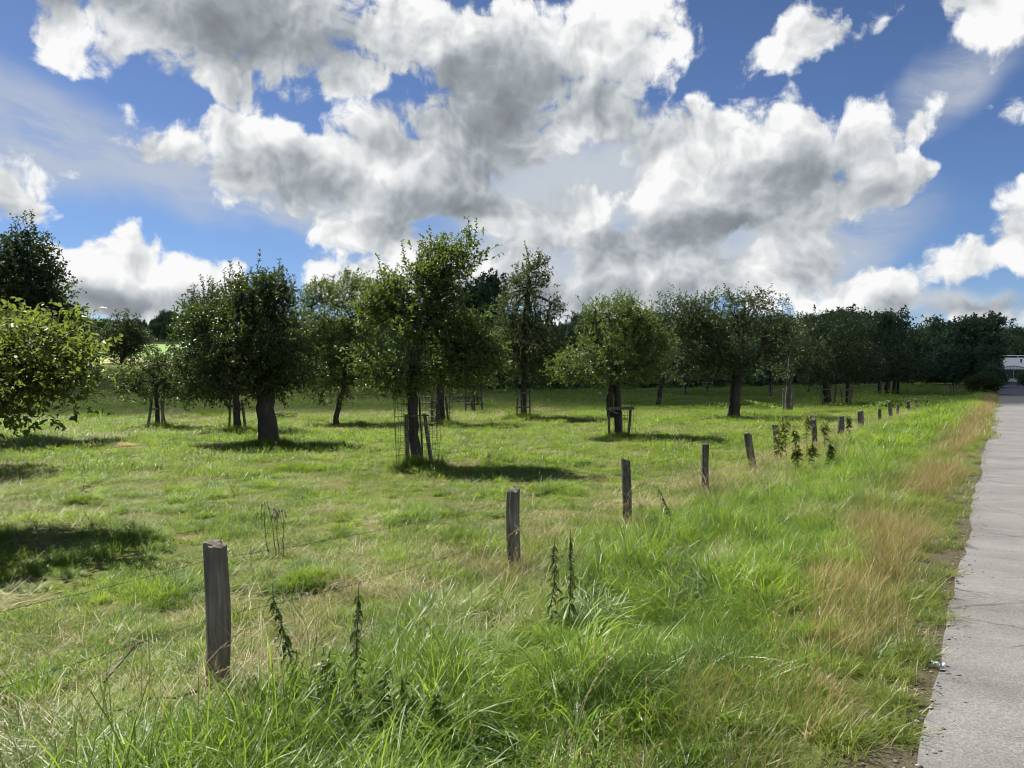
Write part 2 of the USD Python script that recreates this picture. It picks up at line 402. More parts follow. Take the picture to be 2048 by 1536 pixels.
# ------------------------------------------------------------------ ground and road
def polar_ground():
    r = np.concatenate([np.linspace(0.0, 3, 10), np.geomspace(3.2, 2600, 190)])
    a = np.linspace(0, 2 * np.pi, 481)[:-1]
    R, A = np.meshgrid(r, a, indexing="ij")
    x, y = R * np.sin(A), R * np.cos(A)
    v = np.stack([x, y, height(x, y)], -1).reshape(-1, 3)
    n = len(a); i = np.arange(n); j = (i + 1) % n; f = []
    for k in range(len(r) - 1):
        o, p = k * n, (k + 1) * n
        f.append(np.stack([o + i, p + j, p + i], 1)); f.append(np.stack([o + i, o + j, p + j], 1))
    return v, np.vstack(f)
tag(obj("ground", polar_ground(), "meadow_ground", smooth=True), "green meadow ground rolling away under the orchard trees", "meadow", kind="structure")

def road_mesh():
    t = np.concatenate([np.arange(-9, 25, 0.12), np.arange(25, 150, 0.8)])
    c = np.linspace(0, 1, 13)
    T, C = np.meshgrid(t, c, indexing="ij")
    rag = 0.035 * (meshkit.fbm(np.stack([t * 2.2, 0 * t, 0 * t], -1), 3, 9) - 0.5) * 2 + 0.05 * (meshkit.fbm(np.stack([t * 0.33, 0 * t, 0 * t], -1), 2, 19) - 0.5) * 2
    S = rag[:, None] * (1 - C) - ROAD_W * C
    x = ROAD_P[0] + T * ROAD_D[0] + S * ROAD_N[0]
    y = ROAD_P[1] + T * ROAD_D[1] + S * ROAD_N[1]
    z = 1.5 * smoothstep(T, 82, 150) + 0.03 - 0.02 * (2 * C - 1) ** 2
    n, m = T.shape
    top = np.stack([x, y, z], -1)
    q = np.concatenate([np.concatenate([top[:, :1] - [0, 0, 0.06], top], 1), top[:, -1:] - [0, 0, 0.06]], 1)
    m += 2
    idx = np.arange(n * m).reshape(n, m)
    a, b, c_, d = idx[:-1, :-1].ravel(), idx[1:, :-1].ravel(), idx[1:, 1:].ravel(), idx[:-1, 1:].ravel()
    return q.reshape(-1, 3), np.vstack([np.stack([a, b, c_], 1), np.stack([a, c_, d], 1)])
tag(obj("road", road_mesh(), "road_asphalt"), "narrow pale grey cracked asphalt lane running to the gate", "road", kind="structure")
# ------------------------------------------------------------------ grass
def blades(rng, n, radius, length, width, lean=(0.1, 0.7), curve=(0.2, 1.2), segs=3, fold=None):
    """n curved blades rooted in a disc; returns one mesh"""
    ra, rr = rng.uniform(0, 2 * np.pi, n), radius * np.sqrt(rng.uniform(0, 1, n))
    L = rng.uniform(*length, n) * (1 - 0.25 * (rr / radius) ** 2); W = rng.uniform(*width, n)
    th0, kap, phi = rng.uniform(*lean, n), rng.uniform(*curve, n), rng.uniform(0, 2 * np.pi, n)
    ts = np.linspace(0, 1, segs + 1)
    d = np.stack([np.cos(phi), np.sin(phi)], 1); side = np.stack([-np.sin(phi), np.cos(phi), 0 * phi], 1)
    tw = rng.uniform(-0.5, 0.5, n)
    side[:, :2] = side[:, :2] * np.cos(tw)[:, None] + d * np.sin(tw)[:, None]
    P = np.stack([rr * np.cos(ra), rr * np.sin(ra), np.full(n, -0.01)], 1)
    V, prev = [], P
    for i, t in enumerate(ts):
        if i:
            th = th0 + kap * (ts[i - 1] + t) / 2
            prev = prev + (L / segs)[:, None] * np.stack([np.sin(th) * d[:, 0], np.sin(th) * d[:, 1], np.cos(th)], 1)
        if i < segs:
            w = (W * (1 - 0.75 * t ** 2) / 2)[:, None] * side
            V += [prev - w, prev + w]
        else:
            V += [prev]
    k = len(V)
    v = np.stack(V, 1).reshape(-1, 3)
    f = []
    for i in range(segs - 1):
        f += [[2 * i, 2 * i + 1, 2 * i + 3], [2 * i, 2 * i + 3, 2 * i + 2]]
    f += [[2 * segs - 2, 2 * segs - 1, 2 * segs]]
    f = (np.array(f)[None] + (np.arange(n) * k)[:, None, None]).reshape(-1, 3)
    return v, f

def seed_heads(rng, n, radius, length, headlen, lean=(0.05, 0.5), curve=(0.0, 0.5), w=0.0022, headw=0.010):
    """stems with a loose seed head: small flat grains along the tip"""
    mb = MB()
    for _ in range(n):
        a, r = rng.uniform(0, 2 * np.pi), radius * math.sqrt(rng.uniform())
        L, th, kap, ph = rng.uniform(*length), rng.uniform(*lean), rng.uniform(*curve), rng.uniform(0, 2 * np.pi)
        p = np.array([r * math.cos(a), r * math.sin(a), -0.01]); pts = [p]
        for i in range(5):
            t = th + kap * ((i + 0.5) / 5) ** 2
            p = p + L / 5 * np.array([math.sin(t) * math.cos(ph), math.sin(t) * math.sin(ph), math.cos(t)]); pts.append(p)
        mb.tube(pts, np.linspace(w, w * 0.5, 6), 3, cap=False)
        axis = pts[-1] - pts[-2]; axis /= np.linalg.norm(axis)
        for k in range(9):
            c = pts[-1] - axis * headlen * (k / 9.0)
            o = rng.normal(size=3); o -= axis * (o @ axis); o /= np.linalg.norm(o)
            s = np.cross(axis, o); tip = c + (axis * 0.9 + o * 0.75) * headw * (1.2 + 0.9 * k / 9)
            mb.add([c - s * headw * 0.28, c + s * headw * 0.28, tip], [[0, 1, 2]])
    return mb.get()

def instancer(name, protos, mats, pts, scales, rots, idx, tilt=None):
    """ONE ground cover: a PointInstancer of clumps"""
    path = path_for(name)
    pi = UsdGeom.PointInstancer.Define(stage, path)
    targets = []
    for k, (m, mat) in enumerate(zip(protos, mats)):
        q = "%s/clump_%03d" % (path, k)
        usdkit.mesh(stage, q, m, "/World/Looks/" + mat)
        targets.append(q)
    pi.CreatePrototypesRel().SetTargets(targets)
    pi.CreateProtoIndicesAttr(Vt.IntArray.FromNumpy(np.asarray(idx, np.int32)))
    pi.CreatePositionsAttr(Vt.Vec3fArray.FromNumpy(np.asarray(pts, np.float32)))
    pi.CreateScalesAttr(Vt.Vec3fArray.FromNumpy(np.asarray(scales, np.float32)))
    half = np.asarray(rots) / 2
    tx, ty = (np.zeros_like(half), np.zeros_like(half)) if tilt is None else tilt
    q = np.stack([np.cos(half), tx, ty, np.sin(half)], 1); q /= np.linalg.norm(q, axis=1, keepdims=True)
    pi.CreateOrientationsAttr(Vt.QuathArray([Gf.Quath(float(a), float(b), float(c), float(d)) for a, b, c, d in q]))
    return pi

def scatter(rng, density, y0, y1, margin=0.8, left=None):
    """random points in the wedge of ground in view between two distances; density per square metre is a function of distance"""
    out = []
    edges = np.geomspace(y0, y1, 28)
    for a, b in zip(edges[:-1], edges[1:]):
        half = 0.70 * b + margin
        n = rng.poisson(density((a + b) / 2) * (b - a) * 2 * half)
        out.append(np.stack([rng.uniform(-half, half, n), rng.uniform(a, b, n)], 1))
    return np.vstack(out)

def fb(x, y, s, o=3, seed=0):
    return meshkit.fbm(np.stack([x * s, y * s, 0 * x], -1), o, seed)

G = np.random.default_rng(11)
# the meadow: short grazed grass, thinner and coarser with distance
mead = [blades(G, 360, 0.20, (0.04, 0.12), (0.0024, 0.0044), (0.2, 1.25), (0.2, 1.8)) for _ in range(5)]
tuft = [blades(G, 300, 0.13, (0.10, 0.24), (0.0028, 0.0050), (0.1, 0.9), (0.5, 2.2), segs=4) for _ in range(3)]
lying = [blades(G, 60, 0.24, (0.12, 0.34), (0.0020, 0.0034), (0.9, 1.5), (0.0, 0.7)) for _ in range(4)]
coarse = [blades(G, 420, 0.75, (0.07, 0.20), (0.007, 0.013), (0.1, 1.1), (0.2, 1.6), segs=2) for _ in range(4)]
far = [blades(G, 420, 2.2, (0.12, 0.30), (0.022, 0.045), (0.1, 0.9), (0.2, 1.2), segs=2) for _ in range(3)]
stand = [seed_heads(G, 6, 0.20, (0.22, 0.46), 0.07, lean=(0.1, 0.9)) for _ in range(3)]
straw_far = [blades(G, 70, 0.7, (0.15, 0.40), (0.005, 0.009), (0.7, 1.5), (0.0, 0.7), segs=2) for _ in range(2)]
protos = mead + tuft + lying + coarse + far + stand + straw_far
mats = ["meadow_blade"] * 8 + ["straw_blade"] * 4 + ["meadow_blade"] * 7 + ["straw_blade"] * 5
P, S, I = [], [], []
def put(xy, scale, ids, zs=1.0):
    n = len(xy)
    P.append(np.column_stack([xy, height(xy[:, 0], xy[:, 1])]))
    sc = np.broadcast_to(np.asarray(scale, float), (n,)) * G.uniform(0.75, 1.25, n)
    S.append(np.column_stack([sc, sc, sc * zs]))
    I.append(G.choice(ids, n))
def off_verge(xy, lo=2.9):
    s, t = road_sc(xy[:, 0], xy[:, 1])
    return xy[(s > lo)]
xy = off_verge(scatter(G, lambda d: np.interp(d, [2, 5, 9, 16, 24], [20, 17, 11, 6, 3.6]), 2.0, 24.0))
lush = fb(xy[:, 0], xy[:, 1], 0.9, 3, 2)
put(xy, np.interp(np.hypot(*xy.T), [3, 24], [1.0, 1.55]), np.arange(5), zs=0.25 + 1.7 * lush ** 1.3)
xy = off_verge(scatter(G, lambda d: np.interp(d, [2, 10, 34], [9.0, 5.0, 1.2]), 2.0, 34.0))
k = fb(xy[:, 0], xy[:, 1], 0.8, 3, 21) > 0.535
put(xy[k], G.uniform(0.6, 1.25, k.sum()), np.arange(5, 8), zs=G.uniform(0.6, 1.1, k.sum()))
# single darker tussocks seen in the photograph
for (px, py, r, z) in [(850, 1035, 0.42, 1.1), (600, 940, 0.35, 1.2), (195, 838, 0.55, 2.6), (430, 829, 0.5, 2.4), (945, 1080, 0.25, 1.0), (1105, 985, 0.35, 1.2), (75, 880, 0.35, 1.4), (640, 1165, 0.2, 1.1), (330, 1190, 0.28, 1.2), (1000, 1110, 0.3, 1.1), (1190, 1095, 0.3, 1.1), (165, 1003, 0.2, 0.9), (1045, 838, 0.6, 2.2), (1240, 876, 0.45, 1.6), (834, 936, 0.42, 1.9), (880, 850, 0.5, 2.0), (316, 860, 0.45, 2.2), (537, 893, 0.6, 1.6), (475, 865, 0.4, 1.8), (1470, 840, 0.6, 1.6), (1580, 828, 0.6, 1.8)]:
    c = ground_at(px, py); n = int(16 + 60 * r)
    q = c[:2] + G.normal(0, r * 0.5, (n, 2))
    put(q, 1.1, np.arange(5, 8), zs=z * G.uniform(0.6, 1.0, n))
xy = off_verge(scatter(G, lambda d: np.interp(d, [2, 8, 20, 40], [12.0, 9.0, 4.0, 1.3]), 2.0, 40.0))
k = fb(xy[:, 0], xy[:, 1], 0.5, 4, 7) + 0.35 * (fb(xy[:, 0], xy[:, 1], 2.4, 2, 8) - 0.5) > 0.555 - 0.045 * np.exp(-np.hypot(xy[:, 0] + 2.2, xy[:, 1] - 4.2) / 2.5)
put(xy[k], np.interp(np.hypot(*xy[k].T), [3, 40], [0.9, 1.6]), np.arange(8, 12), zs=0.75)
xy = off_verge(scatter(G, lambda d: np.interp(d, [2, 8, 20, 40], [3.0, 2.2, 1.2, 0.4]), 2.0, 40.0))
put(xy, 1.0, np.arange(8, 12), zs=0.75)
xy = off_verge(scatter(G, lambda d: np.interp(d, [14, 30, 60], [1.2, 1.8, 0.9]), 14.0, 62.0))
put(xy, 1.0, np.arange(12, 16), zs=0.4 + 1.1 * fb(xy[:, 0], xy[:, 1], 0.6, 3, 2))
xy = off_verge(scatter(G, lambda d: np.interp(d, [18, 30, 70], [0.9, 0.9, 0.35]), 18.0, 70.0))
k = fb(xy[:, 0], xy[:, 1], 0.30, 3, 7) > 0.52
put(xy[k], 1.0, np.arange(22, 24), zs=0.8)
# taller tawny grass at the back on the left
xy = scatter(G, lambda d: np.interp(d, [30, 40, 75, 90], [0.7, 1.1, 0.6, 0.2]), 31.0, 90.0)
xy = xy[(xy[:, 0] < 0.05 * xy[:, 1]) & (fb(xy[:, 0], xy[:, 1], 0.12, 3, 17) > 0.40)]
put(xy, 1.3, np.arange(22, 24), zs=1.0)
xy = off_verge(scatter(G, lambda d: 0.16 if d < 90 else 0.10, 45.0, 200.0))
put(xy, 1.0, np.arange(16, 19), zs=0.7)
xy = off_verge(scatter(G, lambda d: np.interp(d, [2, 12, 40], [1.5, 0.8, 0.25]), 2.0, 40.0))
k = fb(xy[:, 0], xy[:, 1], 0.45, 3, 31) > 0.50
put(xy[k], 1.0, np.arange(19, 22), zs=0.8)
P, S, I = np.vstack(P), np.vstack(S), np.concatenate(I)
tag(instancer("meadow_grass", protos, mats, P, S, G.uniform(0, 6.283, len(P)), I, (G.normal(0, 0.06, len(P)), G.normal(0, 0.06, len(P)))),
    "short grazed meadow grass with dry straw patches under the orchard", "grass", kind="stuff")
n_meadow = len(P)

# the verge between fence and road: lush tall grass in mounds and hollows, drier towards the fence
tall = [blades(G, 130, 0.16, (0.24, 0.58), (0.0034, 0.0064), (0.05, 0.95), (0.8, 3.0), segs=6) for _ in range(5)]
mid = [blades(G, 230, 0.17, (0.14, 0.36), (0.0026, 0.0050), (0.05, 0.9), (0.5, 2.2), segs=4) for _ in range(5)]
tallfar = [blades(G, 170, 0.45, (0.30, 0.62), (0.009, 0.017), (0.05, 0.8), (0.5, 2.2), segs=4) for _ in range(3)]
heads = [seed_heads(G, 7, 0.16, (0.35, 0.72), 0.10, curve=(0.1, 1.2), w=0.0018, headw=0.011) for _ in range(4)]
strawv = [blades(G, 60, 0.20, (0.20, 0.55), (0.0022, 0.0040), (0.2, 1.2), (0.2, 1.6), segs=4) for _ in range(3)]
broad = [blades(G, 26, 0.14, (0.35, 0.60), (0.008, 0.013), (0.1, 0.6), (1.2, 2.6), segs=7) for _ in range(3)]
P, S, I = [], [], []
def verge_points(rng, dens, y0, y1, s0, s1, wobble=0.5):
    xy = scatter(rng, dens, y0, y1)
    s, t = road_sc(xy[:, 0], xy[:, 1])
    wob = wobble * (fb(xy[:, 0], xy[:, 1], 0.7, 3, 41) - 0.5)
    return xy[(s + wob > s0) & (s + wob < s1)]
dens = lambda d: np.interp(d, [1.5, 6, 14, 28], [34, 28, 15, 8])
def mound(xy):
    return np.clip(2.6 * (fb(xy[:, 0], xy[:, 1], 1.25, 3, 43) - 0.25), 0.2, 1.45)
xy = verge_points(G, dens, 1.3, 28, 0.95, 3.25)
s, t = road_sc(xy[:, 0], xy[:, 1]); m = mound(xy)
k = m > 0.2
put(xy[k], 1.0, np.arange(0, 5), zs=(m * np.interp(s, [0.9, 1.5, 2.5, 3.3], [0.7, 1.15, 1.2, 0.6]))[k])
xy = verge_points(G, lambda d: 0.72 * dens(d), 1.3, 28, 0.55, 3.9)
s, t = road_sc(xy[:, 0], xy[:, 1])
put(xy, 1.0, np.arange(5, 10), zs=np.interp(s, [0.5, 1.3, 3.0, 3.9], [0.7, 1.0, 0.85, 0.45]) * (0.5 + 0.5 * mound(xy)))
xy = verge_points(G, lambda d: np.interp(d, [18, 40, 90], [7, 3.6, 1.4]), 18, 110, 0.95, 3.5)
s, t = road_sc(xy[:, 0], xy[:, 1])
put(xy, 1.0, np.arange(10, 13), zs=(0.35 + 0.5 * mound(xy)) * np.interp(s, [1.9, 2.6, 3.3], [1.25, 0.7, 0.25]))
xy = verge_points(G, lambda d: np.interp(d, [1.5, 12, 30], [4.5, 2.6, 1.0]), 1.3, 40, 0.9, 4.3)
s, t = road_sc(xy[:, 0], xy[:, 1])
k = G.uniform(0, 1, len(xy)) < np.interp(s, [0.9, 2.3, 3.0, 4.3], [0.15, 0.15, 0.9, 0.6])
put(xy[k], 1.0, np.arange(13, 17), zs=0.9)
xy = verge_points(G, lambda d: np.interp(d, [1.5, 12, 30], [20, 12, 5]), 1.3, 40, 0.9, 4.3)
s, t = road_sc(xy[:, 0], xy[:, 1])
k = fb(xy[:, 0], xy[:, 1], 1.1, 3, 47) + np.interp(s, [0.9, 1.8, 2.7, 3.4, 4.3], [-0.15, -0.16, 0.0, 0.10, 0.0]) > 0.50
put(xy[k], 1.0, np.arange(17, 20), zs=0.85)
xy = verge_points(G, lambda d: np.interp(d, [1.5, 6, 16], [9, 5, 2]), 1.3, 16, 1.3, 3.0)
k = fb(xy[:, 0], xy[:, 1], 1.0, 2, 49) > 0.52
put(xy[k], 1.0, np.arange(20, 23), zs=0.9)
# golden stalks round the feet of the posts
for px in (424, 1029, 1253, 1410, 1508):
    u = (px - CX) / FOC; ys = np.linspace(2, 20, 4000); k = np.argmin(np.abs(road_sc(u * ys, ys)[0] - 3.45))
    q = np.array([u * ys[k], ys[k]]) + G.normal(0, 0.13, (9, 2)) + [0.02, -0.10]
    put(q, 0.95, np.concatenate([np.arange(13, 20)]), zs=0.8)
P, S, I = np.vstack(P), np.vstack(S), np.concatenate(I)
tag(instancer("verge_grass", tall + mid + tallfar + heads + strawv + broad, ["verge_blade"] * 13 + ["straw_blade"] * 7 + ["verge_blade"] * 3, P, S, G.uniform(0, 6.283, len(P)), I,
              (G.normal(0, 0.10, len(P)), G.normal(0, 0.10, len(P)))), "lush tall bright green grass between fence posts and lane", "grass", kind="stuff")
n_verge = len(P)

# the brown dry strip along the lane
bst = [blades(G, 75, 0.17, (0.20, 0.46), (0.0015, 0.0027), (0.0, 0.55), (0.0, 0.9), segs=3) for _ in range(5)]
bsf = [blades(G, 130, 0.45, (0.22, 0.46), (0.005, 0.009), (0.0, 0.5), (0.0, 0.9), segs=2) for _ in range(3)]
bhd = [seed_heads(G, 9, 0.18, (0.30, 0.58), 0.08, lean=(0.05, 0.7), curve=(0.0, 0.8), w=0.0016, headw=0.009) for _ in range(4)]
P, S, I = [], [], []
xy = verge_points(G, lambda d: np.interp(d, [1.5, 6, 14, 28], [30, 25, 15, 8]), 1.3, 28, 0.34, 0.98, 0.22)
k = fb(xy[:, 0], xy[:, 1], 0.9, 3, 51) > 0.46 + 0.18 * G.uniform(-1, 1, len(xy)) * 0.5
put(xy[k], 1.0, np.arange(0, 5), zs=0.55 + 0.7 * fb(xy[k][:, 0], xy[k][:, 1], 0.8, 2, 52))
xy = verge_points(G, lambda d: np.interp(d, [1.5, 8, 20], [3.0, 2.4, 1.2]), 5.5, 20, 0.8, 1.2)
k = fb(xy[:, 0], xy[:, 1], 0.9, 2, 53) > 0.5
put(xy[k], 1.0, np.arange(0, 5), zs=1.0)
xy = verge_points(G, lambda d: np.interp(d, [20, 40, 90], [8, 5, 2.2]), 20, 110, 0.35, 1.15, 0.2)
put(xy, 1.0, np.arange(5, 8), zs=0.9)
xy = verge_points(G, lambda d: np.interp(d, [1.5, 12, 30], [6.0, 4, 2]), 1.3, 40, 0.38, 1.15)
put(xy, 1.0, np.arange(8, 12), zs=0.9)
P, S, I = np.vstack(P), np.vstack(S), np.concatenate(I)
tag(instancer("dry_grass", bst + bsf + bhd, ["brown_stem"] * 8 + ["straw_blade"] * 2 + ["brown_stem"] * 2, P, S, G.uniform(0, 6.283, len(P)), I,
              (G.normal(0, 0.09, len(P)), G.normal(0, 0.09, len(P)))), "reddish brown dry grass strip beside the lane", "grass", kind="stuff")
n_dry = len(P)

# low grass creeping onto the edge of the asphalt
low = [blades(G, 170, 0.12, (0.07, 0.21), (0.0022, 0.0040), (0.3, 1.2), (0.3, 1.5)) for _ in range(4)]
lowfar = [blades(G, 160, 0.35, (0.08, 0.22), (0.007, 0.012), (0.2, 1.1), (0.2, 1.3), segs=2) for _ in range(2)]
P, S, I = [], [], []
xy = verge_points(G, lambda d: np.interp(d, [1.5, 6, 14, 28], [42, 36, 20, 10]), 1.3, 28, 0.05, 0.95, 0.15)
s, t = road_sc(xy[:, 0], xy[:, 1])
k = fb(xy[:, 0], xy[:, 1], 1.5, 3, 61) > np.interp(s, [0, 0.2, 0.4], [0.47, 0.26, 0.05])
put(xy[k], 1.0, np.arange(0, 4), zs=np.interp(s[k], [0, 0.5], [0.7, 1.25]))
xy = verge_points(G, lambda d: np.interp(d, [20, 40, 90], [10, 6.0, 2.5]), 20, 110, 0.03, 0.7)
put(xy, 1.0, np.arange(4, 6), zs=1.0)
# and the far side of the lane, just out of the picture
tt, ss = G.uniform(-6, 100, 1500), G.uniform(-ROAD_W - 2.0, -ROAD_W - 0.1, 1500)
xy = np.column_stack([ROAD_P[0] + tt * ROAD_D[0] + ss * ROAD_N[0], ROAD_P[1] + tt * ROAD_D[1] + ss * ROAD_N[1]])
put(xy, 1.2, np.arange(4, 6), zs=1.6)
P, S, I = np.vstack(P), np.vstack(S), np.concatenate(I)
tag(instancer("edge_grass", low + lowfar, ["edge_blade"] * 6, P, S, G.uniform(0, 6.283, len(P)), I,
              (G.normal(0, 0.08, len(P)), G.normal(0, 0.08, len(P)))), "low tufty grass creeping over the broken edge of the lane", "grass", kind="stuff")
print("grass clumps", n_meadow, n_verge, n_dry, len(P))
# ------------------------------------------------------------------ trees
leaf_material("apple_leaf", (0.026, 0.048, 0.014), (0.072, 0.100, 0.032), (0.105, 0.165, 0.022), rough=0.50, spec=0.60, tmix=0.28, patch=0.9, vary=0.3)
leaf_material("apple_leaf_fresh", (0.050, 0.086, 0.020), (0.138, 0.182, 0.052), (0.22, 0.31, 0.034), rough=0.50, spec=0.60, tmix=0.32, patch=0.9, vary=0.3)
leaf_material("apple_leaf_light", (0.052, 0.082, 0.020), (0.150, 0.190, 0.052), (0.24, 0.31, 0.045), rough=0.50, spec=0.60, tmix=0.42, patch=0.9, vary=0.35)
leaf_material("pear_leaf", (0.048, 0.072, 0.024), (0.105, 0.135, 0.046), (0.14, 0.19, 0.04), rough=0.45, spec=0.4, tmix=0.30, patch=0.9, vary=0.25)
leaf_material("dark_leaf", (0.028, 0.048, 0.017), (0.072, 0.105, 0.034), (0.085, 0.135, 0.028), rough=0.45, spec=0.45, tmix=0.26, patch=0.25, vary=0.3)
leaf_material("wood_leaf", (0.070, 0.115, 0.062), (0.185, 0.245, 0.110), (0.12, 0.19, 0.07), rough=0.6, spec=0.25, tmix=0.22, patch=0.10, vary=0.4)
leaf_material("bush_leaf", (0.045, 0.075, 0.022), (0.100, 0.140, 0.036), (0.10, 0.16, 0.03), rough=0.5, spec=0.3, tmix=0.3, patch=0.6, vary=0.3)
wood_material("bark", (0.016, 0.013, 0.011), (0.065, 0.055, 0.045), vscale=(9, 9, 2.0), moss=(0.035, 0.04, 0.022), bump=0.9)
wood_material("pale_bark", (0.025, 0.02, 0.017), (0.12, 0.105, 0.088), vscale=(9, 9, 2.0), moss=(0.10, 0.105, 0.075), bump=0.9)

def leaves(rng, P, D, N, L, W, folded=True, quad=False):
    """leaf shapes at points P along directions D facing N: pointed ovals folded along the midrib"""
    n = len(P)
    D = D / np.maximum(np.linalg.norm(D, axis=1, keepdims=True), 1e-9)
    B = np.cross(D, N); B /= np.maximum(np.linalg.norm(B, axis=1, keepdims=True), 1e-9)
    N2 = np.cross(B, D)
    L, W = L[:, None], W[:, None]
    curl = rng.uniform(-0.12, 0.30, (n, 1)) * L
    if quad:     # six points: a rounder leaf
        v = np.stack([P, P + D * L * 0.33 + B * W * 0.46 + N2 * W * 0.22, P + D * L * 0.70 + B * W * 0.36 + N2 * W * 0.16 - N2 * curl * 0.4, P + D * L - N2 * curl,
                      P + D * L * 0.70 - B * W * 0.36 + N2 * W * 0.16 - N2 * curl * 0.4, P + D * L * 0.33 - B * W * 0.46 + N2 * W * 0.22], 1)
        f = np.array([[0, 1, 2], [0, 2, 3], [0, 3, 4], [0, 4, 5]])
    else:
        v = np.stack([P, P + D * L * 0.5 + B * W * 0.5 + N2 * W * 0.18, P + D * L - N2 * curl, P + D * L * 0.5 - B * W * 0.5 + N2 * W * 0.18], 1)
        f = np.array([[0, 1, 2], [0, 2, 3]])
    k = v.shape[1]
    return v.reshape(-1, 3), (f[None] + (np.arange(n) * k)[:, None, None]).reshape(-1, 3)

def rand_unit(rng, n):
    v = rng.normal(size=(n, 3))
    return v / np.linalg.norm(v, axis=1, keepdims=True)

def crown_points(rng, lobes, n, hollow=0.45, gap=0.0, gs=1.2, seed=0):
    """points through the union of ellipsoids (centre, radii), denser towards the skin, with gaps"""
    vol = np.array([r[0] * r[1] * r[2] for _, r in lobes]) ** 0.75
    out = []
    while sum(map(len, out)) < n:
        k = rng.choice(len(lobes), 4 * n, p=vol / vol.sum())
        c = np.array([l[0] for l in lobes])[k]; r = np.array([l[1] for l in lobes])[k]
        rad = rng.uniform(hollow ** 3, 1, 4 * n) ** (1 / 3)
        p = c + rand_unit(rng, 4 * n) * rad[:, None] * r
        if gap > 0:
            p = p[meshkit.fbm(p * gs, 2, seed) > gap]
        out.append(p)
    p = np.vstack(out)
    return p[rng.permutation(len(p))[:n]]

def skeleton(rng, trunk, points, r_trunk, r_tip=0.006, droop=0.0):
    """branches from the trunk's upper part to every point; returns node positions, parents and radii"""
    nodes = [np.array(p, float) for p in trunk]; parent = [-1] + list(range(len(trunk) - 1))
    depth = [0.0] * len(trunk)
    top = nodes[-1]
    order = np.argsort(np.linalg.norm(points - top, axis=1))
    ends = []
    arr = np.zeros((len(trunk) + 3 * len(points) + 5, 3)); dep = np.zeros(len(arr)); m = len(trunk)
    arr[:m] = nodes
    first = max(1, len(trunk) - 2)
    for i in order:
        p = points[i]
        d = np.linalg.norm(arr[first:m] - p, axis=1) + 0.22 * dep[first:m]
        j = first + int(np.argmin(d))
        a = arr[j]; L = np.linalg.norm(p - a)
        mids = 2 if L > 0.5 else (1 if L > 0.2 else 0)
        prev = j
        for k in range(mids):
            t = (k + 1) / (mids + 1)
            q = a + (p - a) * t + rng.normal(0, 0.07 * L, 3) + np.array([0, 0, 0.10 * L * math.sin(math.pi * t)])
            arr[m] = q; dep[m] = dep[prev] + np.linalg.norm(q - arr[prev]); parent.append(prev); prev = m; m += 1
        arr[m] = p; dep[m] = dep[prev] + np.linalg.norm(p - arr[prev]); parent.append(prev); ends.append(m); m += 1
    pos = arr[:m]; parent = np.array(parent)
    w = np.zeros(m); w[ends] += 1.0
    for i in range(m - 1, 0, -1):
        w[parent[i]] += w[i]
    r = r_tip * np.maximum(w, 1) ** 0.45
    nt = len(trunk)
    scale = r_trunk / r[nt - 1]
    r = np.where(np.arange(m) < nt, r_trunk, np.minimum(r * np.clip(scale, 0.6, 1.6), r_trunk * 0.72))
    r[:nt] = r_trunk * np.interp(np.arange(nt), [0, 1, nt - 1], [1.28, 1.03, 0.92])
    return pos, parent, r, np.array(ends)

def branch_mesh(pos, parent, r, nt, sides_big=7, rmin=0.004):
    mb = MB()
    mb.tube(pos[:nt], r[:nt], 12)
    for i in range(nt, len(pos)):
        j = parent[i]
        ra, rb = min(r[j], r[i] * 1.35), r[i]
        if rb < rmin:
            continue
        sides = sides_big if rb > 0.03 else (5 if rb > 0.012 else 3)
        mb.tube([pos[j], pos[i]], [ra, rb], sides, cap=rb > 0.02)
    return mb.get()

def foliage(rng, pos, dirs, per, leaf, spread=0.20, twig=0.28, quad=False, up=0.25, twigs=None):
    """leafy twigs at the branch ends"""
    n = len(pos) * per
    base = np.repeat(pos, per, 0) + rng.normal(0, spread, (n, 3)) * [1, 1, 0.8]
    d = np.repeat(dirs, per, 0) * 0.55 + rand_unit(rng, n) * 0.75 + [0, 0, up]
    d /= np.linalg.norm(d, axis=1, keepdims=True)
    k = 7
    t = np.linspace(0.15, 1, k)
    L = rng.uniform(0.6, 1.2, n) * twig
    P = base[:, None] + d[:, None] * (L[:, None] * t)[:, :, None]
    if twigs is not None:
        for a in range(0, n, 3):
            twigs.tube([base[a] - d[a] * 0.05, base[a] + d[a] * L[a]], [0.0045, 0.002], 3, cap=False)
    P = P.reshape(-1, 3); D = np.repeat(d, k, 0) * 0.6 + rand_unit(rng, n * k)
    N = rand_unit(rng, n * k) * 0.75 + [0, 0, 0.75]
    ll = leaf * rng.uniform(0.65, 1.25, n * k)
    return leaves(rng, P, D, N, ll, ll * rng.uniform(0.45, 0.62, n * k), quad=quad)

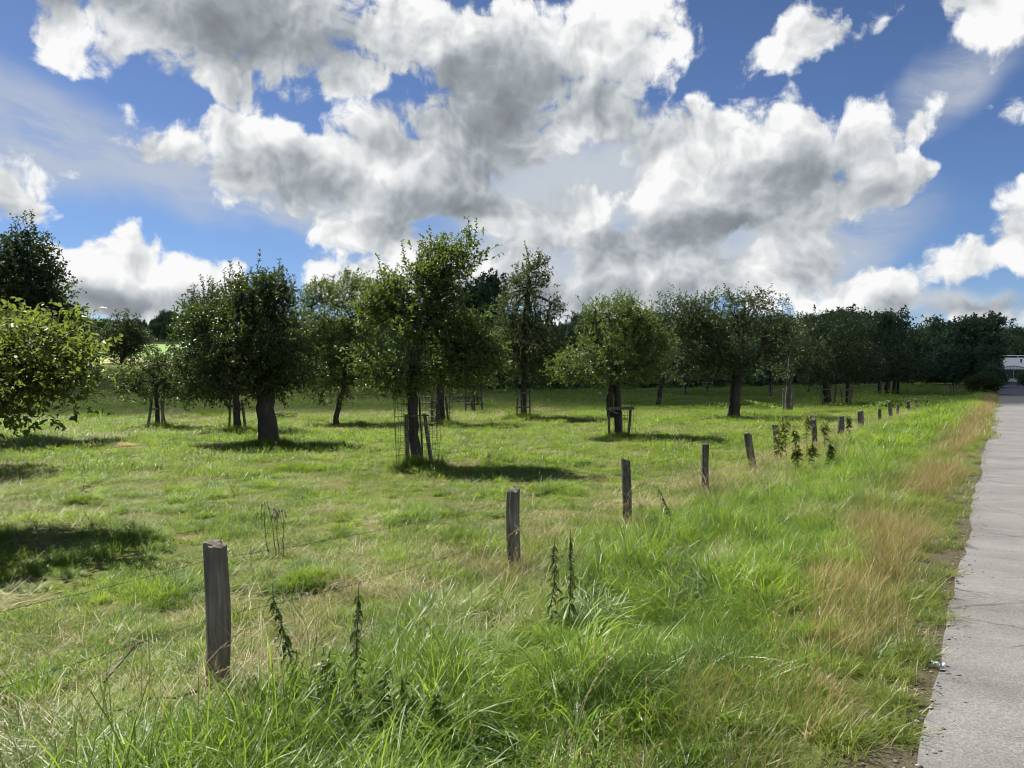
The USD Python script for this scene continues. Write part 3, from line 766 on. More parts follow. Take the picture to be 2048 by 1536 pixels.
def shoots(rng, starts, length, leaf, lean=0.18, quad=False, wood=None):
    """upright water shoots with leaves all the way up"""
    PP, DD = [], []
    for s in starts:
        L = rng.uniform(*length); d = np.array([rng.normal(0, lean), rng.normal(0, lean), 1.0]); d /= np.linalg.norm(d)
        bend = rng.normal(0, 0.12, 3); bend[2] = 0
        k = max(5, int(L / (leaf * 0.42)))
        t = np.linspace(0.05, 1, k)
        p = s + d * (L * t)[:, None] + bend * (L * t ** 2)[:, None]
        if wood is not None:
            wood.tube(p[::max(1, k // 5)], np.linspace(0.009, 0.003, len(p[::max(1, k // 5)])), 3, cap=False)
        a = np.arange(k) * 2.4 + rng.uniform(0, 6)
        o = np.stack([np.cos(a), np.sin(a), 0.7 + 0 * a], 1)
        PP.append(p); DD.append(o)
        PP.append(p + rng.normal(0, 0.02, p.shape)); DD.append(rand_unit(rng, k) + [0, 0, 0.5])
    P, D = np.vstack(PP), np.vstack(DD)
    N = rand_unit(rng, len(P)) * 0.6 + [0, 0, 0.8]
    ll = leaf * rng.uniform(0.6, 1.1, len(P))
    return leaves(rng, P, D, N, ll, ll * 0.5, quad=quad)

def ell(px, py, rx, ry, Y, depth=1.0, dy=0.0):
    """an ellipsoid seen at (px, py) with radii in pixels, at distance Y + dy"""
    D = Y + dy
    return (px_to(px, py, D), np.array([rx / FOC * D, rx / FOC * D * depth, ry / FOC * D]))

def tree(name, label, category, base, trunk_px, lobes, seed, r_trunk, n=220, per=6, leaf=0.085, mat="apple_leaf", barkm="bark", shoot=0, shoot_len=(0.4, 1.0), shoot_at=None,
         hollow=0.4, gap=0.0, quad=False, spread=0.13, twig=0.26, up=0.25, group=None, suckers=0, thin=False, extra_trunks=()):
    """an orchard tree: trunk with limbs, leafy crown. Everything in metres about the foot of the trunk"""
    rng = np.random.default_rng(seed)
    base = np.asarray(base, float)
    Y = base[1]
    t = thing(name, label, category, base, group=group)
    trunk = [np.zeros(3) + [0, 0, -0.15]] + [px_to(px, py, Y) - base for px, py in trunk_px]
    # refine the trunk with a little waviness
    tr = np.array(trunk); s = np.linspace(0, len(tr) - 1, 4 * (len(tr) - 1) + 1)
    fine_t = np.stack([np.interp(s, np.arange(len(tr)), tr[:, k]) for k in range(3)], 1)
    fine_t[1:-1, :2] += rng.normal(0, r_trunk * 0.10, (len(fine_t) - 2, 2))
    lobes = [(c - base, r) for c, r in lobes]
    pts = crown_points(rng, lobes, n, hollow, gap, seed=seed)
    keep = pts[:, 2] > 0.3
    pts = pts[keep]
    pos, par, rad, ends = skeleton(rng, fine_t, pts, r_trunk)
    # the trunk starts to fork two nodes below its top
    d = pos[ends] - pos[par[ends]]
    out = pos[ends] - np.mean([c for c, _ in lobes], 0)
    dirs = d / np.maximum(np.linalg.norm(d, axis=1, keepdims=True), 1e-6) * 0.5 + out / np.maximum(np.linalg.norm(out, axis=1, keepdims=True), 1e-6) * 0.7
    tw = MB() if quad else None
    parts = [foliage(rng, pos[ends], dirs, per, leaf, spread, twig, quad, up, tw)]
    if shoot:
        hi = pos[ends]
        if shoot_at is not None:
            cand = []
            for (sx, sy) in shoot_at:
                q = px_to(sx, sy, Y) - base
                cand += [q + rng.normal(0, [0.08, 0.25, 0.05]) for _ in range(shoot)]
            st = np.array(cand)
        else:
            # from the top of the crown
            score = hi[:, 2] + rng.normal(0, 0.25, len(hi))
            st = hi[np.argsort(-score)[:shoot]]
        ws = MB()
        parts.append(shoots(rng, st, shoot_len, leaf * 0.9, quad=quad, wood=ws))
        if ws.v:
            tw = tw or MB(); tw.add(*ws.get())
    if suckers:
        st = np.stack([rng.normal(0, 0.16, suckers), rng.normal(0, 0.16, suckers), np.zeros(suckers)], 1)
        parts.append(shoots(rng, st, (0.3, 1.1), leaf * 0.7, lean=0.12))
    V, F = branch_mesh(pos, par, rad, len(fine_t))
    # root flare and gnarls
    z = V[:, 2]; flare = 1 + 0.35 * np.exp(-np.clip(z, 0, None) / 0.16)
    near = z < fine_t[-1, 2] * 0.98
    gn = 1 + 0.35 * (meshkit.fbm(V * 5.0, 3, seed) - 0.5)
    cx = np.interp(z, fine_t[:, 2], fine_t[:, 0]); cy = np.interp(z, fine_t[:, 2], fine_t[:, 1])
    k = near & (np.hypot(V[:, 0] - cx, V[:, 1] - cy) < r_trunk * 1.6)
    V[k, 0] = cx[k] + (V[k, 0] - cx[k]) * (flare * gn)[k]; V[k, 1] = cy[k] + (V[k, 1] - cy[k]) * (flare * gn)[k]
    mbt = MB(); mbt.add(V, F)
    for (pts2, rr) in extra_trunks:
        q = np.array([px_to(px, py, Y) - base for px, py in pts2])
        mbt.tube(q, np.linspace(rr * 1.2, rr * 0.8, len(q)), 8)
    obj("trunk", mbt.get(), barkm, t, smooth=50)
    if tw is not None and tw.v:
        tag(obj("twigs", tw.get(), barkm, t), kind="stuff")
    mb = MB()
    for v, f in parts:
        mb.add(v, f)
    obj("crown", mb.get(), mat, t)
    return t

GO = "old fruit trees standing in the meadow"
def orchard(label, foot, trunk_px, lobes, seed, r, category="fruit tree", name="apple_tree", **kw):
    b = ground_at(*foot)
    Y = b[1]
    L = [ell(l[0], l[1], l[2], l[3], Y, *(l[4:])) for l in lobes]
    return tree(name, label, category, b, trunk_px, L, seed, r, group=GO, **kw)

# --- the apple tree whose branches reach in from the left edge, nearest of all
b1 = np.array([-6.9, 8.7, hz(-6.9, 8.7)])
L1 = [(np.array([-5.85, 8.4, 1.32]), np.array([0.5, 0.6, 0.22])), (np.array([-6.5, 8.7, 1.78]), np.array([1.6, 1.6, 0.52])), (np.array([-5.40, 8.4, 1.60]), np.array([0.72, 0.9, 0.34])), (np.array([-6.4, 8.9, 1.98]), np.array([1.1, 1.2, 0.32])), (np.array([-4.85, 8.5, 1.50]), np.array([0.36, 0.5, 0.15])),
      (np.array([-6.2, 8.3, 1.38]), np.array([0.75, 0.8, 0.24])), (np.array([-5.05, 8.6, 1.92]), np.array([0.26, 0.4, 0.16]))]
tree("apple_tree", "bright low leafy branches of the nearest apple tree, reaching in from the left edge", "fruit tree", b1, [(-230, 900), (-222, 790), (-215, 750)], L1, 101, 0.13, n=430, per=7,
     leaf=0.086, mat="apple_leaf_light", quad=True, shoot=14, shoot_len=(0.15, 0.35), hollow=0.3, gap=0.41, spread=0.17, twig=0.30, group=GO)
# --- its neighbour, out of the picture but for its shadow and a few leaves
b2 = np.array([-12.6, 15.2, hz(-12.6, 15.2)])
tree("apple_tree", "apple tree mostly hidden behind the bright near branches at the left edge", "fruit tree", b2, [(-260, 860), (-250, 760)],
     [(np.array([-11.6, 15.1, 2.2]), np.array([1.9, 1.9, 1.1]))], 102, 0.13, n=320, per=7, leaf=0.09, group=GO)
# --- the tall dark tree at the left
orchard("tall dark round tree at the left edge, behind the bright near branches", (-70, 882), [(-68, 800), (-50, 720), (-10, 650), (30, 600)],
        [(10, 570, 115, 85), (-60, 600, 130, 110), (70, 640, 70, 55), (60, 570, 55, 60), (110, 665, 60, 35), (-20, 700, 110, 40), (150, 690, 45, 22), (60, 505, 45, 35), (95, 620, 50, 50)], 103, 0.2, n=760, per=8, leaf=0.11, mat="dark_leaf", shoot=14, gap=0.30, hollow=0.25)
# --- small staked tree
orchard("small low apple tree with grey trunk among three pale leaning stakes", (316, 856), [(314, 815), (311, 785)],
        [(320, 758, 82, 44), (275, 765, 48, 30), (370, 755, 55, 34), (330, 728, 45, 24), (250, 755, 24, 16)], 104, 0.075, n=240, per=6, leaf=0.095, shoot=10, shoot_len=(0.2, 0.5))
# --- behind, between it and the thick trunk
orchard("dark apple tree with slim trunk between two stakes left of the thick black trunk", (474, 862), [(473, 825), (470, 775)],
        [(430, 690, 85, 85), (390, 720, 50, 55), (470, 640, 70, 60), (430, 605, 55, 22), (500, 720, 60, 50)], 105, 0.12, n=230, per=6, leaf=0.10, mat="dark_leaf", shoot=12, shoot_len=(0.3, 0.7))
# --- the thick black trunk
orchard("broad dark apple tree on the thickest black trunk, upright shoots on top", (536, 888), [(534, 840), (530, 790), (528, 755)],
        [(480, 690, 115, 92), (545, 660, 75, 80), (440, 650, 70, 60), (520, 610, 70, 45), (400, 735, 50, 40), (575, 735, 50, 45), (380, 650, 25, 20), (470, 768, 100, 30), (545, 772, 65, 26), (400, 770, 40, 24), (530, 585, 45, 25)],
        106, 0.245, n=640, per=8, leaf=0.094, mat="apple_leaf", shoot=5, shoot_len=(0.45, 1.0), shoot_at=[(468, 590), (488, 592), (530, 590), (565, 590), (585, 610), (420, 605)], hollow=0.3, gap=0.36)
# --- the leaning slim trunk
orchard("apple tree with a slim leaning bare trunk and low hanging leaves", (674, 849), [(672, 835), (680, 800), (690, 770)],
        [(665, 650, 75, 85), (640, 730, 62, 52), (720, 690, 55, 75), (620, 650, 40, 60), (700, 590, 55, 40), (650, 775, 60, 34), (740, 740, 40, 45), (640, 590, 35, 25), (730, 610, 40, 40), (605, 700, 28, 50)], 107, 0.105, n=560, per=7, leaf=0.10, mat="apple_leaf_fresh",
        shoot=5, shoot_len=(0.4, 0.9), shoot_at=[(640, 600), (695, 575), (660, 590), (615, 610)], gap=0.28)
# --- the tree in the middle, inside a wire cage
orchard("tallest leafy apple tree in the middle, its trunk inside a wire cage", (834, 931), [(828, 870), (824, 800), (826, 740), (840, 660)],
        [(835, 690, 90, 72), (775, 645, 60, 70), (900, 650, 55, 80), (845, 590, 70, 65), (890, 545, 45, 45), (928, 505, 22, 24), (765, 585, 36, 30), (945, 715, 50, 42), (745, 725, 42, 36), (868, 505, 24, 26), (800, 757, 60, 24), (905, 762, 45, 20), (965, 690, 22, 22)],
        108, 0.108, n=520, per=6, leaf=0.082, quad=True, mat="apple_leaf_fresh", shoot=5, shoot_len=(0.3, 0.65), shoot_at=[(855, 530), (880, 520), (935, 500), (905, 520), (770, 575), (835, 545), (760, 590)], hollow=0.35, gap=0.44)
# --- ivy trunk behind
orchard("apple tree with ivy thick on its trunk, close behind the wire cage tree", (880, 848), [(880, 810), (880, 775), (882, 740)],
        [(890, 690, 75, 75), (930, 740, 55, 40), (850, 720, 55, 55), (900, 640, 50, 40)], 109, 0.17, n=180, per=6, leaf=0.10, mat="apple_leaf", suckers=40)
orchard("loose crowned apple tree beside the dark trough, a slatted guard at its foot", (945, 824), [(946, 800), (948, 775)],
        [(950, 710, 55, 55), (985, 735, 40, 35), (920, 740, 35, 30), (960, 670, 35, 30)], 110, 0.11, n=150, per=5, leaf=0.115, mat="apple_leaf_fresh", gap=0.36)
# --- tall pear
orchard("tall narrow pear tree with thin grey green top standing on a bushy foot", (1047, 836), [(1047, 800), (1048, 740), (1050, 650), (1058, 560)],
        [(1055, 700, 74, 72), (1055, 625, 62, 55), (1062, 562, 44, 36), (1072, 528, 24, 22), (1015, 735, 46, 48), (1098, 715, 42, 55), (1110, 610, 18, 16), (1030, 565, 20, 16), (1015, 600, 18, 14)], 111, 0.13, name="pear_tree", category="pear tree",
        n=600, per=5, leaf=0.105, mat="pear_leaf", shoot=10, shoot_len=(0.3, 0.8), gap=0.40, hollow=0.2)
# --- right of the middle
orchard("dense round apple tree with two trunks and a timber guard, right of the pear tree", (1237, 874), [(1236, 830), (1235, 780), (1238, 730)],
        [(1240, 680, 80, 70), (1180, 720, 65, 42), (1150, 742, 45, 24), (1290, 700, 50, 60), (1230, 630, 60, 32), (1270, 640, 50, 40), (1240, 745, 85, 28), (1120, 748, 25, 10)],
        112, 0.105, n=420, per=7, leaf=0.085, mat="apple_leaf_fresh", shoot=5, shoot_len=(0.25, 0.6), shoot_at=[(1210, 620), (1260, 615), (1300, 640), (1180, 640), (1235, 608)], hollow=0.35, gap=0.36,
        extra_trunks=[([(1222, 835), (1219, 800), (1224, 770), (1232, 735)], 0.10)])
orchard("apple tree with a slender bare trunk leaning right, in the shade", (1316, 812), [(1318, 795), (1325, 765)],
        [(1370, 680, 55, 55), (1350, 730, 60, 40), (1390, 640, 45, 35), (1330, 700, 40, 45)], 113, 0.16, n=190, per=6, leaf=0.14, mat="apple_leaf", spread=0.28, twig=0.38)
orchard("broad flat topped apple tree on a thick straight brown trunk, right half", (1468, 836), [(1470, 800), (1474, 760), (1478, 735)],
        [(1470, 680, 85, 50), (1520, 640, 60, 50), (1440, 630, 65, 42), (1380, 640, 50, 38), (1390, 690, 60, 45), (1500, 610, 50, 22), (1545, 690, 40, 38), (1360, 725, 50, 30), (1440, 735, 60, 22), (1345, 610, 28, 10)],
        114, 0.25, n=620, per=7, leaf=0.105, mat="apple_leaf", spread=0.24, twig=0.34, gap=0.38)
orchard("gnarled apple tree with pale lichened limbs above two weathered stakes", (1576, 824), [(1576, 790), (1580, 760), (1582, 715), (1590, 690)],
        [(1600, 690, 45, 32), (1560, 720, 40, 30), (1625, 710, 35, 30), (1590, 655, 35, 25), (1545, 745, 30, 16)], 115, 0.15, n=150, per=5, leaf=0.11, mat="apple_leaf", barkm="pale_bark", gap=0.42)
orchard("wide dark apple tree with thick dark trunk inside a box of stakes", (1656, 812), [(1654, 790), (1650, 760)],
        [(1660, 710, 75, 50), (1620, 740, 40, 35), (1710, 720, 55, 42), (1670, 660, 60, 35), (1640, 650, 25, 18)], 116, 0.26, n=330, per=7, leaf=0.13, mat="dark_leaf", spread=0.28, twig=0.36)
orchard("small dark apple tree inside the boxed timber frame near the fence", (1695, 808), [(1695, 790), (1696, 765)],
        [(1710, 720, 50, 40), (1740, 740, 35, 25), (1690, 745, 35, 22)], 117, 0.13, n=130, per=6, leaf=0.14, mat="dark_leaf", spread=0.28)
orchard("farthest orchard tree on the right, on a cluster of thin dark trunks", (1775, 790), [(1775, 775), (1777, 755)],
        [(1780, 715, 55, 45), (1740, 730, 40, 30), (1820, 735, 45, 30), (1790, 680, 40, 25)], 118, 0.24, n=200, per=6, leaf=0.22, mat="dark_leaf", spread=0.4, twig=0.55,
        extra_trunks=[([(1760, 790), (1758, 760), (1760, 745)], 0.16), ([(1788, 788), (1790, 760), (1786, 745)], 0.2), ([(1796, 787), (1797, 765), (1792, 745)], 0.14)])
# young ones far in the shade, seen under the crowns
for i, (fx, fy, lab) in enumerate([(1371, 792, "young tree between pale stakes, in the shade left of the thick brown trunk"), (1415, 787, "young tree in a crossbarred guard just left of the thick brown trunk"),
                                   (1541, 793, "young tree between two stakes just right of the thick brown trunk")]):
    orchard(lab, (fx, fy), [(fx, fy - 22), (fx + 2, fy - 45)], [(fx + 4, fy - 72, 40, 28), (fx - 10, fy - 60, 26, 18)], 130 + i, 0.09, name="young_tree", category="young tree", n=110, per=6, leaf=0.2, mat="apple_leaf", spread=0.35, twig=0.45)
# the lone round tree out on the hill
hb = ground_at(246, 728)
tree("field_tree", "lone round tree beside the pale stubble strip on the hill", "tree", hb, [(246, 715), (247, 695), (248, 670)],
     [ell(246, 680, 34, 30, hb[1]), ell(225, 672, 20, 20, hb[1]), ell(272, 675, 22, 22, hb[1]), ell(285, 690, 14, 12, hb[1]), ell(250, 645, 16, 14, hb[1]), ell(232, 705, 14, 16, hb[1]), ell(260, 706, 13, 14, hb[1])],
     140, 0.55, n=260, per=6, leaf=0.42, mat="dark_leaf", spread=0.7, twig=1.0, gap=0.36)
# ------------------------------------------------------------------ the wood behind
def wood_tree(rng, H, R, kind, n=900):
    """leaf sprays on a branching crown for a tree far off; feet at the origin"""
    if kind == "poplar":
        lobes = [(np.array([0, 0, H * 0.60]), np.array([R * 0.7, R * 0.7, H * 0.38])), (np.array([R * 0.25, 0, H * 0.84]), np.array([R * 0.5, R * 0.5, H * 0.14])), (np.array([-R * 0.4, 0, H * 0.70]), np.array([R * 0.5, R * 0.5, H * 0.18]))]
    elif kind == "conifer":
        lobes = [(np.array([0, 0, H * f]), np.array([R * (1.05 - f), R * (1.05 - f), H * 0.09])) for f in (0.25, 0.38, 0.5, 0.62, 0.74, 0.85, 0.94)]
    else:
        lobes = [(np.array([0, 0, H * 0.52]), np.array([R * 0.8, R * 0.8, H * 0.34]))]
        for _ in range(7):
            a = rng.uniform(0, 6.28); q = rng.uniform(0.3, 0.7)
            lobes.append((np.array([math.cos(a) * R * q, math.sin(a) * R * q, H * rng.uniform(0.35, 0.86)]), np.array([R * 0.42, R * 0.42, H * 0.14]) * rng.uniform(0.7, 1.2)))
    pts = crown_points(rng, lobes, max(60, n // 8), 0.4, 0.36, gs=3.0 / R, seed=int(rng.integers(1000)))
    trunk = np.array([[0, 0, -0.3], [0.02 * H, 0, H * 0.2], [0.0, 0.01 * H, H * 0.4], [0.01 * H, 0, H * 0.6]])
    pos, par, rad, ends = skeleton(rng, trunk, pts, H * 0.016, r_tip=0.02)
    d = pos[ends] - [0, 0, H * 0.45]; d /= np.linalg.norm(d, axis=1, keepdims=True)
    per = max(1, n // len(ends) // 2)
    s = R * 0.12
    crown = foliage(rng, pos[ends], d, per, 0.11 * R, s, R * 0.16, up=0.2)
    return branch_mesh(pos, par, rad, 4, 5, 0.03), crown

W = np.random.default_rng(77)
# distinct trees of the wood: (x, base y, top y, half width) in the photograph, distance, label, kind
DIST = [
    (965, 775, 540, 62, 118, "tall dark tree looming just left of the thin topped pear tree", "round"),
    (1180, 778, 622, 45, 140, "round dark wood tree peeping out left of the dense round apple tree", "round"),
    (1625, 778, 622, 40, 140, "dark domed wood tree above the gnarled pale limbed apple tree", "round"),
    (1708, 778, 617, 30, 130, "upright dark wood tree rising straight above the boxed timber frame", "round"),
    (1768, 776, 624, 26, 125, "slim pale wood tree with wispy open top right of the upright one", "poplar"),
    (1845, 776, 636, 40, 120, "dark wood tree with a flat clumpy top above the far fence", "round"),
    (1940, 774, 625, 58, 110, "broadest rounded wood tree next to the white building", "round"),
    (1978, 770, 690, 26, 104, "low bushy tree directly left of the white building", "round"),
    (1905, 776, 690, 45, 108, "low broad green tree below the broadest rounded wood tree", "round"),
    (430, 735, 588, 48, 100, "dark treetop showing behind the upright shoots of the broad apple tree", "round"),
    (155, 712, 622, 30, 190, "tree at the left end of the hillside wood, flat spreading top", "round"),
    (200, 706, 640, 22, 230, "thin topped tree on the hill between the flat topped and the lone tree", "poplar"),
]
for (px, by, ty, hw, Y, lab, kind) in DIST:
    x = (px - CX) / FOC * Y
    base = np.array([x, Y, hz(x, Y)])
    H = EYE + (HOR - ty) / FOC * Y - base[2]
    tr, cr = wood_tree(W, H, hw / FOC * Y, kind, 3600)
    t = thing("wood_tree", lab, "tree", base)
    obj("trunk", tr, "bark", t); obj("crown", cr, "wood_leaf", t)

# the rest of the wood reads as one mass
protos, P, S, I = [], [], [], []
for k, kd in enumerate(["round", "round", "round", "poplar", "conifer", "round"]):
    tr, cr = wood_tree(W, 10.0, 4.0 if kd == "round" else (2.6 if kd == "poplar" else 2.4), kd, 2600)
    v = np.vstack([tr[0], cr[0]]); f = np.vstack([tr[1], cr[1] + len(tr[0])])
    protos.append((v, f))
def add_wood(px, top, Y, kinds=(0, 1, 2, 5), wide=1.0):
    x = (px - CX) / FOC * Y; z = hz(x, Y)
    H = EYE + (HOR - top) / FOC * Y - z
    if H < 1.5:
        return
    k = int(W.choice(kinds))
    P.append([x, Y, z - 0.3]); I.append(k); S.append([H / 10 * wide * W.uniform(0.9, 1.25), H / 10 * wide * W.uniform(0.9, 1.25), H / 10])
# skyline of the wood: (x, top y)
SKY_R = [(560, 640), (700, 650), (820, 640), (900, 610), (1000, 640), (1080, 650), (1115, 640), (1150, 655), (1180, 660), (1230, 655), (1330, 640), (1420, 640), (1520, 640), (1600, 645), (1660, 640), (1740, 640), (1800, 668), (1880, 665), (1960, 660), (2000, 668), (2048, 665), (2150, 660), (2300, 650)]
for row, (Y, dy) in enumerate([(128, 40), (136, 14), (146, -4), (158, -2)]):
    px = 520
    while px < 2330:
        top = np.interp(px, *np.array(SKY_R).T) + dy + W.normal(0, 7)
        add_wood(px, top, Y + W.normal(0, 2.5) - (18 if px > 1850 and row == 0 else 0) + (55 if px > 1955 else 0))
        px += W.uniform(22, 42)
# hillside wood on the left, along the upper edge of the field
for row, (Y, dy) in enumerate([(296, 10), (312, 3), (330, 0)]):
    px = -180
    while px < 620:
        top = np.interp(px, [-180, 130, 190, 250, 300, 340, 420, 620], [620, 640, 642, 640, 634, 628, 640, 645]) + dy + W.normal(0, 4)
        add_wood(px, top, Y + W.normal(0, 4), (0, 1, 2, 3, 4, 4), 0.8)
        px += W.uniform(9, 16)
for px in np.arange(120, 172, 14):
    add_wood(px, 640 + W.normal(0, 4), 215 + W.normal(0, 6))
# far ridge at the right end
for px in np.arange(1990, 2400, 10):
    add_wood(px, 664 + W.normal(0, 2.5), 330 + W.normal(0, 6), (3, 4, 4, 0), 0.8)
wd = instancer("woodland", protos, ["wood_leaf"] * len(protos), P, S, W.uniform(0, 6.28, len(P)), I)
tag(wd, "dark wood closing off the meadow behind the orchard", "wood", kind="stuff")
# undergrowth along the foot of the wood
mb = MB()
hp, hs, hi = [], [], []
hedge = []
for k in range(3):
    pts = crown_points(W, [(np.array([0, 0, 0.9]), np.array([1.6, 1.2, 1.0]))], 60, 0.3)
    dd = pts / np.linalg.norm(pts, axis=1, keepdims=True)
    hedge.append(foliage(W, pts, dd, 5, 0.30, 0.25, 0.4))
px = 540
while px < 1990:
    Y = 124 + W.normal(0, 1.5)
    x = (px - CX) / FOC * Y
    s_, t_ = road_sc(x, Y)
    if s_ > 1.5:
        hp.append([x, Y, hz(x, Y) - 0.2]); hs.append([1.2, 1.2, W.uniform(0.8, 1.6)]); hi.append(int(W.integers(3)))
    px += W.uniform(12, 20)
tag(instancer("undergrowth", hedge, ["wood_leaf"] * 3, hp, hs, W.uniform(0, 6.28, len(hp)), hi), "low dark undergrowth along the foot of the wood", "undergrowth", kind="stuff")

# fields on the hill
def drape(px_poly_rows, lift=0.06):
    """a sheet of ground cover between two edges given in the photograph"""
    (a, b) = px_poly_rows
    n = 40
    top = [ground_at(x, y) for x, y in zip(np.linspace(a[0], a[2], n), np.linspace(a[1], a[3], n))]
    bot = [ground_at(x, y) for x, y in zip(np.linspace(b[0], b[2], n), np.linspace(b[1], b[3], n))]
    m = 14; v = []
    for k in range(m):
        t = k / (m - 1)
        for i in range(n):
            p = bot[i] * (1 - t) + top[i] * t
            v.append([p[0], p[1], hz(p[0], p[1]) + lift])
    v = np.array(v); f = []
    for k in range(m - 1):
        for i in range(n - 1):
            o = k * n + i
            f += [[o, o + 1, o + n + 1], [o, o + n + 1, o + n]]
    return v, np.array(f)
gm = Graph(); _p = gm.add("geometry", "position"); _n = gm.noise(_p, 0.6, 5, 0.65)
gm.make("stubble", gm.add("principled_bsdf", "BSDF", base_color=gm.ramp(_n, [(0.3, (0.36, 0.27, 0.14)), (0.7, (0.52, 0.41, 0.23))]), roughness=0.95))
gm = Graph(); _p = gm.add("geometry", "position"); _n = gm.noise(_p, 0.35, 5, 0.65)
gm.make("far_pasture", gm.add("principled_bsdf", "BSDF", base_color=gm.ramp(_n, [(0.3, (0.085, 0.17, 0.02)), (0.7, (0.14, 0.24, 0.035))]), roughness=0.95))
tag(obj("stubble_field", drape(((-250, 716, 560, 716), (-250, 729, 560, 729))), "stubble", smooth=True), "pale stubble strip on the hill behind the lone tree", "field", kind="structure")
tag(obj("pasture", drape(((-250, 688, 600, 690), (-250, 715.6, 560, 715.6))), "far_pasture", smooth=True), "bright green pasture rising to the hillside wood", "field", kind="structure")

# the cloud overhead, out of the picture, whose shadow lies on the back of the meadow and the wood
def overhead_cloud():
    rng = np.random.default_rng(5)
    base_h = 800.0
    off = SUN / SUN[2] * base_h
    parts = []
    foot = []     # ellipses of the shadow on the ground: (x, y, rx, ry)
    for (x, y, rx, ry) in CLOUD_SHADOW:
        foot.append((x + off[0], y + off[1], rx, ry))
    vs, fs, n = [], [], 0
    for (x, y, rx, ry) in foot:
        s = trimesh.creation.icosphere(5)
        v = np.array(s.vertices)
        bump = 1 + 0.10 * (meshkit.fbm(v * 3.2 + rng.uniform(0, 50, 3), 4, 3) - 0.5) * 2
        v = v * bump[:, None] * [rx, ry, 0.45 * min(rx, ry)]
        v[:, 2] = np.where(v[:, 2] < 0, v[:, 2] * 0.18, v[:, 2])
        vs.append(v + [x, y, base_h]); fs.append(np.array(s.faces) + n); n += len(v)
    return np.vstack(vs), np.vstack(fs)
CLOUD_SHADOW = [(95, 170, 150, 105), (-30, 78, 62, 40), (30, 84, 48, 36), (-100, 95, 60, 48), (-160, 340, 220, 75)]
gm = Graph()
# a thin fair weather cloud: part of the sunlight comes through it
gm.make("cloud_white", gm.add("mix_closure", "closure", fac=0.46, closure1=gm.add("diffuse_bsdf", "BSDF", color=(0.85, 0.85, 0.86)), closure2=gm.add("transparent_bsdf", "BSDF", color=(1.0, 1.0, 1.0))))
tag(obj("cloud", overhead_cloud(), "cloud_white", smooth=True), "white cumulus overhead shading the back of the orchard and the wood", "cloud")
# ------------------------------------------------------------------ fence
wood_material("old_wood", (0.030, 0.025, 0.019), (0.165, 0.143, 0.112), vscale=(20, 20, 1.1), moss=(0.15, 0.155, 0.11), bump=1.0)
wood_material("grey_wood", (0.045, 0.038, 0.029), (0.27, 0.24, 0.195), vscale=(18, 18, 1.0), bump=0.8)
plain_material("rusty_wire", (0.085, 0.070, 0.060), 0.6, 0.5)
plain_material("dark_wire", (0.05, 0.045, 0.042), 0.6, 0.4)

def fence_s(y):
    return np.interp(y, [3, 4.3, 10, 17, 70], [3.45, 3.48, 3.55, 3.95, 4.1])
def fence_at(px):
    """where the line of sight at picture column px crosses the fence line"""
    u = (px - CX) / FOC
    ys = np.linspace(1.5, 130, 26000)
    s, t = road_sc(u * ys, ys)
    k = np.argmin(np.abs(s - fence_s(ys)))
    return np.array([u * ys[k], ys[k], hz(u * ys[k], ys[k])])

